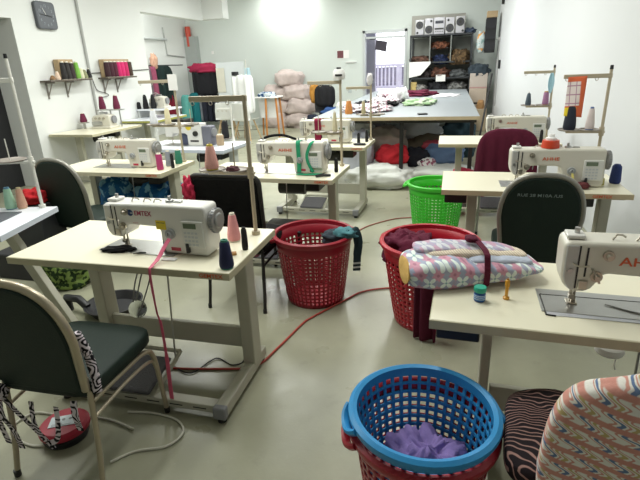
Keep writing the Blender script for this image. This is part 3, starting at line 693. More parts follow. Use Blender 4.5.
# ================================================================ chairs
GREENV = mat('dark_green_vinyl', '#162620', .55, 0, .1, 5, .12, 120, .3)
BLACKF = fabric('black', '#131314', .15)
FRAME = mat('chair_frame_beige', '#b5aa94', .32, .5, .12, 10)
CHG = mat('chair_frame_grey', '#8e8c84', .4, .5, .1, 10)
chair('dark green padded chair in front at the left with zebra ties hanging from it', -1.52, 1.41, .04, GREENV, GREENV, FRAME, w=.225)
gc = chair('dark green chair with chalk writing across its rounded back', .50, 3.13, -.02, GREENV, GREENV, CHG, w=.213, top=.965)
text('chalk_writing', 'RUE 28 M10A /US', .025, mat('chalk', '#7d8a88', .9, 0, 0), gc, (-.14, -.307, .855), (PI/2+.17, 0, 0), .0003, sx=1.25)
chair('maroon-draped chair at the far right machine', .45, 4.83, 0, GREENV, GREENV, CHG, w=.22, top=.94)
chair('black chair with square-topped back behind the front left machine', -1.41, 2.95, 0, BLACKF, BLACKF, BLACKM, w=.232, top=.95, square=True, lean=.1, front=True, name='office_chair')
chair('dark green chair with worn frame at the left table behind the cut-off table', -2.93, 3.22, -.12, GREENV, GREENV, CHG, w=.235, top=.985)
chair('chair in the bottom right corner under the pink patterned cover', .545, 1.22, -.10, BLACKF, GREENV, CHG, w=.215, top=.90)

# covers and ties on chairs
MAROON = fabric('maroon', '#5a1f33', .15, 12)
def fold(P):
    return (P[0]*(1+.10*max(0, -P[2]/.3)), P[1]+.013*sin(P[0]*62)*(.3+max(0, .26-P[2])*1.8)*(1 if abs(P[1]) > .01 else 0), P[2])
o = MB().pillow((0, 0, 0), .265, .05, .31, .62, .7, 110, 30, fold).build('chair_cover', MAROON, angle=3)
tag(at(o, (.45, 4.60, .70), (.15, 0, 0)), 'maroon cloth draped over the chair back at the far right machine', 'cloth')
def fold2(P): return (P[0]*(1-.10*max(0, P[2]/.3)), P[1]+.006*sin(P[0]*30+P[2]*9), P[2]+.015*sin(P[0]*9))
o = MB().pillow((0, 0, 0), .265, .05, .31, .55, .6, 110, 30, fold2).build('chair_cover', pattern('pink_squiggle_print', squiggle), angle=3)
tag(at(o, (.50, .985, .69), (.16, -.07, -.10)), 'pink cloth with white and blue squiggles over the nearest chair back', 'cloth')
o = MB().pillow((0, 0, 0), .245, .20, .05, .5, .4, 60, 20, lambda P: (P[0], P[1], P[2]+.01*sin(P[0]*20)*cos(P[1]*17))).build('seat_cushion', pattern('dark_ripple_print', ripple), angle=3)
tag(at(o, (.44, 1.27, .515), -.1), 'dark cushion with thin dusty pink contour lines on the nearest seat', 'cushion')
Z = pattern('zebra_print', zebra)
def ribbon(name, label, cat, pts, w, m, group=None, thick=.003, axis=(1, 0, 0), parent=None):
    P = catmull(pts, 6); A = Vector(axis).normalized(); V = []; F = []
    for i, p in enumerate(P):
        a = P[max(0, i-1)]; c = P[min(len(P)-1, i+1)]; t = (c-a).normalized()
        s = (A - t*A.dot(t)); s = s.normalized() if s.length > 1e-4 else t.orthogonal().normalized(); n = t.cross(s)
        ww = w[min(i*len(w)//len(P), len(w)-1)] if isinstance(w, list) else w
        for du, dv in ((-1, -1), (1, -1), (1, 1), (-1, 1)): V.append(p+s*du*ww/2+n*dv*thick/2)
    for i in range(len(P)-1):
        for k in range(4): F.append((i*4+k, i*4+(k+1) % 4, (i+1)*4+(k+1) % 4, (i+1)*4+k))
    F += [(3, 2, 1, 0), tuple(len(P)*4-4+k for k in range(4))]
    o = MB().add(V, F).build(name, m, parent)
    return tag(o, label, cat, group)
# zebra scarf along the right side of the near left chair back and knotted ends below
o = MB().tube(catmull([(-1.318, 1.235, .70), (-1.305, 1.245, .64), (-1.295, 1.25, .57), (-1.285, 1.245, .50), (-1.28, 1.235, .445)], 8), [.013+.006*abs(sin(i*1.7)) for i in range(33)], 10).build('zebra_scarf', Z, angle=3)
tag(o, 'black and white zebra scarf along the right edge of the near left chair back', 'scarf')
k = thing('zebra_tie', 'zebra print tie knotted at the lower left of the near left chair, ends dangling', 'tie', (-1.70, 1.165, .42))
MB().blob((0, 0, 0), (.03, .028, .035), 4, .4, flat=False, nu=20, nv=12).build('knot', Z, k, angle=3)
for dx, dy, n in ((.05, -.01, 0), (.13, .02, 1), (-.03, 0, 2)):
    ribbon('tie_end', None, None, [(0, 0, 0), (dx*.5, dy-.02, -.08), (dx*.9, dy-.01, -.16), (dx*(1.4 if n == 1 else 1), dy, -.26)], .028, Z, parent=k)
ribbon('zebra_tie', 'zebra print tie hanging in a loop over the red cable reel', 'tie', [(-1.55, 1.17, .40), (-1.545, 1.155, .30), (-1.50, 1.15, .23), (-1.45, 1.155, .25), (-1.43, 1.16, .33), (-1.425, 1.165, .40)], .022, Z)
ribbon('zebra_tie', 'short zebra print tie hanging by the rear right leg of the near left chair', 'tie', [(-1.36, 1.19, .42), (-1.352, 1.175, .36), (-1.35, 1.18, .29)], .03, Z)
o = cloth_heap('red_garment', 'crumpled red and pink garment hanging on the left side of the black chair back', 'garment', -1.655, 2.69, .86, (.035, .04, .075), fabric('red_pink', '#b8324e'), 5, .5, group=None, flat=False)

# ================================================================ baskets
basket('red laundry basket in the middle of the aisle with a teal cloth over its rim', -.925, 3.02, '#94172a', R=.268, r=.20, h=.5)
basket('red laundry basket at the front right corner behind the patterned bundle', -.12, 2.86, '#b0182b', R=.29, r=.205, h=.55, handles=(2.6, 2.6+PI))
basket('bright green laundry basket in front of the cutting table', -.15, 4.60, '#3fc031', R=.265, r=.205, h=.5, handles=(PI, 0))
basket('red laundry basket under the nested blue one at the front', -.05, 1.275, '#a0182a', R=.220, r=.155, h=.505, base=.064, step=.034, rows=12, hs=.64, vs=.66, hp=.014, handles=(3.5, .35), cols=40)
basket('blue laundry basket nested in a red one at the front, holding purple cloth', -.05, 1.275, '#2f90cc', R=.218, r=.15, h=.53, z=.03, base=.034, step=.034, rows=14, hs=.64, vs=.66, hp=.014, handles=(3.5, .35), cols=40)
tc = thing('teal_cloth', 'teal cloth with dark trailing end over the rim of the aisle basket', 'cloth', (-.66, 2.98, .5))
TEAL = fabric('teal', '#4f7f86', .25, 16)
MB().blob((-.02, 0, .02), (.075, .055, .03), 8, .5, flat=False, nu=30, nv=14).build('bunched_part', TEAL, tc, angle=3)
ribbon('hanging_end', None, None, [(-.03, 0, .035), (.04, .0, .035), (.065, -.01, -.04), (.06, -.02, -.12), (.055, -.03, -.24)], [.07, .06, .055, .05], pattern('sock_stripe', sock_stripe), parent=tc, thick=.014, axis=(.9, .4, 0))
cloth_heap('dark_cloth', 'dark grey cloth showing inside the aisle basket next to the teal cloth', 'cloth', -.78, 3.08, .44, (.09, .07, .05), fabric('charcoal', '#39424a'), 12)
mc = thing('maroon_cloth', 'maroon cloth filling the basket behind the patterned bundle, one end trailing to the floor', 'cloth', (-.15, 2.88, .45))
MB().blob((-.10, .03, .0), (.15, .16, .11), 3, .35, 2.6, 48, 22).build('heap', MAROON, mc, angle=3)
def mfold(u, v):
    # hanging end: starts over the basket rim and falls to the floor on the near side
    x = -.03+.14*u+.0*v; k = sin(u*11)*.012
    P = catmull([(0, -.10, .09), (0, -.25, .15), (0, -.345, .10), (0, -.34, -.15), (0, -.30, -.44)], 6)
    i = min(int(v*(len(P)-1)), len(P)-1); return (x+k, P[i].y+k*1.5-.015*u, P[i].z)
MB().grid(mfold, 16, 25).build('hanging_end', MAROON, mc, solid=.012, angle=3)
PUR = fabric('purple', '#8d7bb8', .2, 10)
cloth_heap('purple_cloth', 'crumpled lilac purple cloth at the bottom of the blue basket', 'cloth', -.03, 1.27, .27, (.13, .12, .12), PUR, 9, .45, 2.6, nu=64, nv=28)

# ================================================================ on the front right table
# patterned bundle tied with a maroon band
FL = pattern('flower_print', flower)
FL2 = pattern('flower_print_pale', lambda g, x, y, z, o: g.mix(.45, flower(g, x, y, z, o), srgb('#b9aac0')))
b = thing('cloth_bundle', 'folded flower-print cloth bundle tied with a maroon band on the right table', 'cloth bundle', (.085, 1.875, ZT), .30)
def bund(P):
    t = (P[0]+.275)/.55; k = 1.1-.85*max(0, t-.3)/.7
    z = P[2]*k; y = P[1]*(1.05-.22*t)
    z += .004*noise.noise(Vector((P[0]*14, P[1]*14, P[2]*20)))*2 - .012*math.exp(-((P[0]-.0)/.03)**2)*(1 if P[2] > 0 else 0)
    return (P[0]+.03*P[2]/.06*0, y, max(z, -.055))
MB().pillow((0, 0, .05), .275, .125, .055, .5, .35, 80, 26, bund).build('outer_wrap', FL, b, angle=3)
def lay(P):
    t = (P[0]+.26)/.52; k = 1.05-.5*max(0, t-.4)
    return (P[0], P[1]*(1-.15*t), P[2]*k-.045*max(0, t-.35)+.006*noise.noise(Vector((P[0]*16, P[1]*16, 3))))
MB().pillow((.03, .045, .098), .21, .075, .024, .6, .45, 70, 18, lay).build('folded_lace', pattern('lace_knit', knit), b, angle=3)
MB().pillow((-.01, .065, .112), .21, .065, .018, .6, .45, 60, 16, lay).build('lilac_layer', FL2, b, angle=3)
MB().pillow((.11, -.01, .085), .13, .06, .018, .6, .45, 50, 14, lay).build('pale_blue_flap', fabric('pale_blue', '#b9c0d0', .15, 16), b, angle=3)
o = MB().lathe([(.012, 0), (.045, -.004), (.05, .006), (.03, .012), (.012, .01)], 24); o = o.build('yellow_lining', fabric('yellow_lining', '#d9b26a'), b); o.location = (-.268, -.012, .052); o.rotation_euler = (0, -1.45, 0); o.scale = (.95, 1.9, 1)
P = []
for i in range(25):
    a = 2*PI*i/24; yy = .130*math.copysign(abs(cos(a))**.55, cos(a)); zz = .058+.062*math.copysign(abs(sin(a))**.6, sin(a))
    P.append((.035+.012*cos(a), yy, max(.008, zz+(.022 if 0 < a < 2.4 else 0))))
ribbon('tie_band', None, None, P, .022, MAROON, parent=b, thick=.005)
MB().blob((.02, .06, .142), (.022, .03, .012), 2, .4, flat=False, nu=18, nv=10).build('knot', MAROON, b, angle=3)
# jar
j = thing('small_jar', 'small blue labelled jar with a teal green lid on the right table', 'jar', (.118, 1.668, ZT))
MB().lathe([(.0, 0), (.0185, 0), (.0205, .004), (.0205, .034), (.017, .039), (0, .039)], 28).build('glass', mat('jar_cobalt', '#1d4a86', .15, 0, .05), j)
MB().lathe([(.0208, .007), (.0211, .007), (.0211, .030), (.0208, .030)], 28).build('jar_label', mat('jar_label_blue', '#3a72b5', .5, 0, .1, 60), j)
q = MB()
for z in (.012, .019, .025): q.lathe([(.0213, z), (.0214, z), (.0214, z+.002), (.0213, z+.002)], 28)
q.build('label_print', mat('label_pale', '#c9d8e6', .5, 0, 0), j)
MB().lathe([(0, .038), (.021, .038), (.0225, .041), (.0225, .054), (.0205, .057), (0, .057)], 28).build('jar_lid', mat('lid_teal', '#1fa084', .4, 0, .05), j)
s = thing('yellow_marker', 'slim amber plastic stick standing upright beside the small jar', 'stick', (.213, 1.70, ZT))
YM = mat('amber_plastic', '#d69a2e', .3, 0, .08)
MB().lathe([(0, 0), (.0105, 0), (.012, .003), (.0115, .008), (.006, .011), (.0062, .05), (.0085, .052), (.0085, .074), (.006, .078), (0, .08)], 18).build('stick_body', YM, s)
MB().cyl((0, 0, .079), (0, 0, .083), .004, n=10).build('stick_tip', mat('amber_dark', '#8a5a20', .4), s)
sc = thing('scissors', 'steel scissors lying on the machine bed of the front right machine', 'scissors', (.63, 1.665, ZT+.0045), -.45)
for sg in (-1, 1):
    MB().prism([(-.10, .001*sg), (.02, .011*sg+.004), (.02, .0), (-.02, -.004*sg)], .0005+.002*(sg > 0), .0025+.002*(sg > 0), 'xy').build('blade', STEEL, sc)
    MB().tube([(.045+.025*cos(a), sg*.018+.014*sin(a), .004) for a in [2*PI*i/16 for i in range(16)]], .0035, 8, True).build('finger_loop', BLACK, sc)
pn = thing('bed_plate', 'steel bed sheet set into the front right table under the needle', 'plate', (.335, 1.60, ZT))
MB().box(0, .50, 0, .155, .0005, .0025).build('sheet', mat('bed_sheet_steel', '#c6c8d0', .35, .5, .05), pn); 
q = MB().tube([(.005, .16, .003), (0, .155, .003), (0, 0, .003), (.03, -.004, .003)], .003, 6); q.tube([(0, .157, .003), (.5, .157, .003)], .0025, 6); q.build('plate_edge', DARKST, pn)
MB().box(.04, .075, .03, .11, .0026, .0034).build('slide_plate', mat('slide_blue', '#aeb9d0', .3, .5), pn)

# ================================================================ on the front left table
ribbon('measuring_tape', 'pink measuring tape hanging from the white machine down to the floor', 'tape', [(-1.275, 1.842, .855), (-1.285, 1.815, .83), (-1.295, 1.76, .785), (-1.298, 1.71, .768), (-1.30, 1.69, .74), (-1.295, 1.685, .55), (-1.285, 1.687, .48), (-1.28, 1.68, .30), (-1.28, 1.67, .16), (-1.28, 1.665, .06)], [.02, .021, .016, .012, .009, .014, .020, .021], mat('tape_pink', '#d9607f', .5, 0, .2, 40))
cloth_heap('black_scrap', 'black fabric scrap under the needle of the white machine', 'fabric scrap', -1.60, 1.875, ZT+.008, (.075, .035, .010), fabric('black_scrap', '#161617'), 6, .35, rot=.25)
sc2 = thing('tweezers', 'small steel tweezers lying on the bed of the white machine', 'tweezers', (-1.46, 1.85, ZT+.006), .5)
for sg in (-1, 1): MB().tube([(-.03, sg*.001, 0), (0, sg*.005, .002), (.03, sg*.001, 0)], .002, 6).build('arm', DARKST, sc2)
wd = thing('wood_clips', 'two little wooden pegs lying beside the slim black bobbin', 'pegs', (-1.00, 1.915, ZT), .5)
for k in range(2): MB().box(-.025, .025, -.006+k*.016, .006+k*.016, 0, .012).build('peg', WOOD, wd, bevel=.002)
pt = MB().box(-.035, .035, -.016, .016, 0, .006).build('chalk_piece', PAPER, bevel=.003); tag(at(pt, (-1.27, 1.81, ZT+.001), .1), 'flat white chalk piece in front of the white machine base', 'chalk')
gd = MB().prism([(0, 0), (.02, 0), (.006, .10), (0, .11)], -.012, .012).build('knee_guard', mat('dark_teal_plastic', '#3c4a58', .4)); tag(at(gd, (-1.36, 1.92, ZT+.001)), 'dark pointed plastic guard standing against the white machine pillar', 'guard')

# ================================================================ floor in the front
rl = thing('cable_reel', 'flat red cable reel with a white label on the floor under the near left chair', 'cable reel', (-1.69, 1.40, 0), .5)
MB().lathe([(0, 0), (.095, 0), (.10, .012), (.10, .032), (.092, .04), (0, .04)], 36).build('base', BLACK, rl)
MB().lathe([(0, .04), (.098, .04), (.110, .048), (.110, .066), (.095, .080), (0, .084)], 40).build('reel_cover', mat('reel_red', '#a31f36', .4, 0, .08), rl)
lb = MB().box(-.058, .058, -.036, .036, .083, .0855).build('paper_label', mat('label_blueish', '#cdd7dc', .6, 0, .05), rl)
q = MB()
for i in range(3): q.cyl((-.03+i*.03, .008, .0854), (-.03+i*.03, .008, .0862), .008, n=12)
for i in range(2): q.box(-.045, .0+.04*i, -.022-.008*i, -.019-.008*i, .0854, .0860)
q.build('label_print', GREYP, lb)
CW = mat('cable_white', '#c4c2b4', .5, 0, .05)
tubething('power_cable', 'cream power cable looping across the floor around the red reel', 'cable', catmull([(-1.62, 1.40, .012), (-1.78, 1.30, .008), (-1.98, 1.36, .008), (-1.97, 1.48, .008), (-1.84, 1.50, .008), (-1.72, 1.52, .008), (-1.55, 1.53, .008), (-1.40, 1.50, .008)], 6), .0055, CW)
tubething('power_cable', 'cream power cable curling on the floor by the front leg of the near left chair', 'cable', catmull([(-1.37, 1.30, .008), (-1.30, 1.38, .008), (-1.18, 1.44, .008), (-1.15, 1.53, .008), (-1.22, 1.60, .008), (-1.36, 1.62, .008), (-1.5, 1.60, .008)], 6), .0055, CW)
tubething('extension_cord', 'red extension cord running over the floor past the aisle basket', 'cord', catmull([(-1.9, 1.98, .008), (-1.55, 1.97, .008), (-1.2, 2.03, .008), (-1.02, 2.10, .008), (-.96, 2.3, .008), (-.90, 2.6, .008), (-.86, 2.70, .008), (-.70, 2.98, .008), (-.60, 3.14, .008), (-.41, 3.24, .008), (-.1, 3.3, .008), (.3, 3.2, .008)], 6), .0065, mat('cord_red', '#b0483c', .45, 0, .08))
tubething('power_cable', 'thin black cable snaking on the floor behind the front left table', 'cable', catmull([(-1.5, 2.0, .007), (-1.35, 1.96, .007), (-1.28, 2.12, .007), (-1.15, 2.08, .007), (-1.1, 2.15, .05), (-1.09, 2.12, .5), (-1.2, 2.2, .72)], 6), .004, BLACK)
tubething('power_cable', 'thin red cable on the floor beyond the aisle basket towards the cutting table', 'cable', catmull([(-.93, 4.3, .006), (-.85, 4.6, .006), (-.62, 4.9, .006), (-.42, 5.0, .006), (-.2, 5.02, .006)], 6), .007, mat('cord_dull_red', '#9a5a4e', .5))
hd = thing('hanging_disc', 'clear round plastic disc hanging on looped grey wires under the front left table', 'disc', (-1.60, 1.93, .40))
MB().lathe([(.0, -.01), (.04, -.008), (.05, 0), (.047, .005), (.024, .002), (0, .002)], 30, M=Matrix.Rotation(1.2, 4, 'X') @ Matrix.Rotation(.3, 4, 'Y')).build('disc', mat('clear_plastic', '#d9dcda', .12, 0, 0, trans=.95), hd)
q = MB().tube(catmull([(-.02, 0, .04), (.02, 0, .17), (.10, 0, .32), (.12, 0, .22), (.03, 0, .02), (0, -.01, -.05)]), .004, 6); q.tube(catmull([(.0, 0, .05), (.06, 0, .2), (.11, .01, .325)]), .004, 6); q.build('wire', GREYP, hd)
wb = thing('black_basin', 'shallow black round tub on the floor behind the front left table', 'tub', (-2.28, 2.52, 0))
MB().lathe([(0, .01), (.15, .0), (.19, .06), (.20, .07), (.185, .07), (.145, .02), (0, .02)], 36).build('tub', BLACK, wb)
bk = MB().tube([(-2.62, 2.46, .0), (-2.62, 2.46, .10), (-2.50, 2.44, .11), (-2.43, 2.43, .06)], .028, 10).build('black_bracket', BLACK); tag(bk, 'black bent bracket on the floor left of the shallow black tub', 'bracket')
cloth_heap('leafy_bag', 'green leaf-print bag on the floor under the cut-off white table', 'bag', -2.98, 2.85, .12, (.20, .16, .16), pattern('leaf_print', leafy), 2, .3, nu=44, nv=20)
cloth_heap('red_bundle', 'bright red cloth bundle behind the cut-off white table', 'cloth', -3.22, 2.94, .69, (.09, .08, .06), fabric('red', '#b3272c'), 7)
at(tag(MB().box(-.16, .16, -.12, .12, 0, .42).build('storage_box', mat('box_dark', '#2a2c30', .6), bevel=.01), 'dark storage box carrying the red bundle behind the cut-off table', 'box'), (-3.28, 2.98, .22))
at(tag(MB().box(-.26, .26, -.2, .2, 0, .22).build('crate', mat('crate_black', '#222225', .6), bevel=.01), 'low black crate under the dark storage box behind the cut-off table', 'crate'), (-3.42, 3.02, 0))
BLUEB = pattern('blue_bag_print', lambda g, x, y, z, o: g.mix(g.step(g.noise(o, 12, 2), .52, .58), srgb('#1f5f96'), srgb('#7fb0c9')))
cloth_heap('blue_bag', 'blue printed carrier bag under the left table, left one of two', 'bag', -3.17, 3.95, .42, (.20, .18, .20), BLUEB, 2)
cloth_heap('blue_bag', 'blue printed carrier bag under the left table, right one of two', 'bag', -2.80, 3.98, .43, (.19, .18, .19), BLUEB, 5)
bx = thing('low_bench', 'low white bench under the left table carrying the blue bags', 'bench', (-2.97, 3.97, 0)); MB().box(-.42, .42, -.2, .2, .25, .285).build('bench_top', LAMW, bx, bevel=.004)
for sx in (-.38, .38):
    for sy in (-.16, .16): MB().box(sx-.02, sx+.02, sy-.02, sy+.02, 0, .25).build('bench_leg', LEGW, bx)
pl = MB().box(-.30, 0, -.24, 0, 0, .006).build('machine_bed', mat('bed_slate', '#55585f', .4, .2, .08), bevel=.002)
tag(at(pl, (-2.72, 2.37, ZT+.001), .245), 'dark grey machine bed on the cut-off white table below the pastel cones', 'plate')
wk = thing('hanging_knob', 'white round plastic knob hanging under the front right table', 'knob', (.665, 1.95, .43))  # white round knob on a cord, standing in for an unidentified device
MB().lathe([(0, 0), (.05, 0), (.056, .01), (.05, .03), (.02, .036), (0, .036)], 24).build('case', PAPER, wk)
MB().tube(catmull([(0, 0, .03), (.02, 0, .12), (.0, 0, .22), (.01, 0, ZT-.47)]), .003, 6).build('cord', GREYP, wk); MB().tube(catmull([(.02, -.03, .0), (.015, -.04, -.03), (.025, -.03, -.06)]), .003, 6).build('cord_end', PAPER, wk)
# ================================================================ by the right wall
def flag_fn(g, x, y, z, o):
    gx = g.step(g.m('ABSOLUTE', g.m('SUBTRACT', g.m('FRACT', g.m('MULTIPLY', x, 26.)), .5)), .42, .46); gz = g.step(g.m('ABSOLUTE', g.m('SUBTRACT', g.m('FRACT', g.m('MULTIPLY', z, 17.)), .5)), .42, .46)
    grid = g.mix(g.m('MAXIMUM', gx, gz), srgb('#efe3df'), srgb('#b98aa0'))
    inside = g.m('MULTIPLY', g.step(x, .028, .02), g.m('MULTIPLY', g.step(z, -.195, -.19), g.step(z, -.03, -.035)))
    c = g.mix(inside, srgb('#e0704a'), grid)
    return g.mix(g.m('MULTIPLY', g.step(z, -.20, -.205), g.step(x, .01, .005)), c, srgb('#efd53c'))
o = MB().grid(lambda u, v: (-.055+.115*u-.012*v, .006*sin(u*5+v*3), -.275*v*(1-.06*(1-u))), 12, 20).build('paper_flag', pattern('flag_print', flag_fn, .7, 0), solid=.002, angle=3)
tag(at(o, (.775, 3.783, ZT+.695), (0, -.05, 0)), 'orange paper flag with a printed grid hanging from the stand by the right wall', 'paper')
o = MB().grid(lambda u, v: ((-.5+u)*(.02+.04*math.sin(PI*min(1, v*1.05))**.8), .012*sin(u*6), -.20*v), 12, 18).build('face_mask', fabric('mask_blue', '#a9cfdc', .08), solid=.003, angle=3)
tag(at(o, (.925, 5.70, ZT+.665), (0, 0, .2)), 'pale blue face mask hanging on the farthest stand by the right wall', 'mask')
t = thing('round_tin', 'small orange-red tin with a white lid on top of the machine behind the chalk chair', 'tin', (.615, 3.52, ZT+.256))
MB().lathe([(0, 0), (.056, 0), (.058, .008), (.052, .05), (.0, .05)], 28).build('body', mat('tin_red', '#d2472a', .35), t)
MB().lathe([(0, .05), (.032, .05), (.034, .056), (.034, .066), (.022, .072), (.018, .09), (0, .092)], 28).build('tin_lid', PAPER, t)
cloth_heap('ribbon_scrap', 'yellow and maroon ribbon scraps beside the stitch dial of the chalk-chair machine', 'ribbon', .80, 3.43, ZT+.02, (.06, .03, .022), fabric('plum', '#6a3a3c'), 4)
ribbon('yellow_ribbon', 'thin yellow ribbon hanging over the table edge behind the chalk-marked chair', 'ribbon', [(.755, 3.44, ZT+.10), (.765, 3.40, ZT+.04), (.77, 3.32, ZT+.012), (.772, 3.29, ZT-.03), (.765, 3.285, ZT-.20)], .014, fabric('yellow_tape', '#cdbf72'))
at(tag(MB().cyl((0, 0, 0), (0, 0, .045), .032, .03, 18).build('pin_pot', mat('olive_pot', '#a9a056', .5)), 'small olive pot under the short black cone by the wall', 'pot'), (.955, 3.56, ZT))
# ribbons on the other machines
def wrap(name, label, x, y, lo, hi, m, w, yh=.071):
    return ribbon(name, label, 'ribbon', [(x, y-.075, ZT+lo), (x+.004, y-.077, ZT+.12), (x, y-.073, ZT+.24), (x-.004, y-.04, ZT+hi), (x-.004, y+.04, ZT+hi), (x, y+.072, ZT+.24), (x, y+.076, ZT+.12)], w, m)
GRN = fabric('green', '#2f8f68', .2, 20)
wrap('green_ribbon', 'green ribbon wrapped upright around the arm of the middle machine', -1.225, 3.755, .012, .262, GRN, .035)
ribbon('green_ribbon', 'green ribbon slanting down the front of the middle machine to its base', 'ribbon', [(-1.10, 3.715, ZT+.262), (-1.12, 3.68, ZT+.24), (-1.15, 3.672, ZT+.16), (-1.14, 3.67, ZT+.09), (-1.10, 3.665, ZT+.02)], .024, GRN)
ribbon('green_ribbon', 'green ribbon lying in a strip along the table before the middle machine', 'ribbon', [(-1.23, 3.645, ZT+.006), (-1.15, 3.63, ZT+.008), (-1.08, 3.635, ZT+.01), (-1.02, 3.655, ZT+.008)], .045, GRN, axis=(0, 1, 0))
wrap('maroon_ribbon', 'maroon ribbon wrapped around the arm of the far middle machine', -1.50, 5.316, .012, .262, fabric('wine', '#7b1f3a'), .075)
th = thing('trimmer_snips', 'black handled snips lying at the right end of the middle table', 'snips', (-1.00, 3.60, ZT+.008), .4)
for sg in (-1, 1): MB().tube([(-.06, sg*.012, 0), (0, sg*.016, .006), (.06, sg*.002, 0)], .009, 8).build('handle', BLACK, th)
cloth_heap('black_cable_coil', 'black snips and cable on the far middle table near its right end', 'snips', -1.00, 5.13, ZT+.01, (.06, .025, .013), BLACK, 3)
hz = thing('bobbin_handle', 'black curved carry handle lying on the far middle table behind the green-ribboned machine', 'handle', (-1.42, 4.06, ZT))
o = MB().tube(catmull([(-1.60, 3.80, ZT+.255), (-1.52, 3.82, ZT+.285), (-1.40, 3.83, ZT+.292), (-1.28, 3.81, ZT+.262)], 6), .011, 8).build('black_band', BLACKF, angle=3); tag(o, 'black band arching over the top of the green-ribboned machine', 'band')
bpy.data.objects.remove(hz)
# plastic bag object on the thin stand
o = pb = thing('plastic_box', 'white plastic box with a dark cap on the thin stand behind the green-ribboned machine', 'box', (-.955, 4.03, ZT+.715))
MB().lathe([(0, 0), (.07, .0), (.085, .03), (.08, .1), (.055, .13), (0, .135)], 24).build('body', PAPER, o); MB().cyl((0, 0, .13), (0, 0, .155), .03, n=16).build('cap', BLACK, o)
MB().box(-.03, .06, -.09, -.07, .045, .07).build('label', DARKST, o); pb.scale = (.62, .62, .62)
o = cloth_heap('white_wad', 'white cloth wad tied to the thin stand in front of the cutting table', 'cloth', -.955, 5.50, ZT+.66, (.028, .025, .06), fabric('white_wad', '#dcd8da'), 4, flat=False)
tg = MB().box(-.045, .045, -.002, .002, -.13, .01).build('paper_tag', PAPER); tag(at(tg, (-2.525, 4.065, ZT+.795), .05), 'white paper tag clipped to the stand on the left table', 'paper')
hs = thing('black_stool', 'low black steel stool under the middle table', 'stool', (-1.25, 3.35, 0))
MB().box(-.17, .17, -.15, .15, .40, .43).build('stool_seat', BLACKM, hs, bevel=.01)
for sx in (-.15, .15):
    for sy in (-.13, .13): MB().cyl((sx*1.1, sy*1.1, 0), (sx, sy, .41), .013, n=10).build('stool_leg', BLACKM, hs)
cloth_heap('mauve_pouch', 'mauve cloth pouch hanging on the corner of the black stool under the middle table', 'pouch', -1.47, 3.22, .30, (.05, .04, .11), fabric('mauve', '#9c5f78'), 4, flat=False)
cloth_heap('pink_cloth', 'pink cloth on the floor beneath the table facing the maroon-draped chair', 'cloth', .12, 5.6, .20, (.22, .15, .2), fabric('hot_pink', '#cf4a66'), 3)

# ================================================================ cutting table and what lies under it
ct = thing('cutting_table', 'huge pale grey cutting table in front of the door and rack', 'table', (-1.86, 6.28, 0), .018)
TOPM = mat('cutting_top_grey', '#8f959a', .42, 0, .04, 1.5)
MB().box(0, 2.13, 0, 2.95, .89, .93).build('table_top', TOPM, ct, bevel=.005); MB().box(0, 2.13, 2.955, 5.8, .89, .93).build('table_top', TOPM, ct, bevel=.005)
MB().box(0, 2.13, -.006, 0, .885, .927).build('edge_band', EDGET, ct)
for lx in (.06, 1.17, 2.05):
    for ly in (.12, 2.9, 5.6): MB().box(lx-.025, lx+.025, ly-.025, ly+.025, 0, .85).build('leg', BLACKM, ct)
MB().box(.03, 2.1, .1, .15, .84, .89).build('apron', DARKST, ct); MB().box(.03, 2.1, 5.55, 5.6, .84, .89).build('apron', DARKST, ct)
WB = fabric('white_sack', '#d5d7d2', .1, 5, .8, .5, 14); GB = fabric('grey_sack', '#b9bcc6', .12, 5, .8, .5, 14)
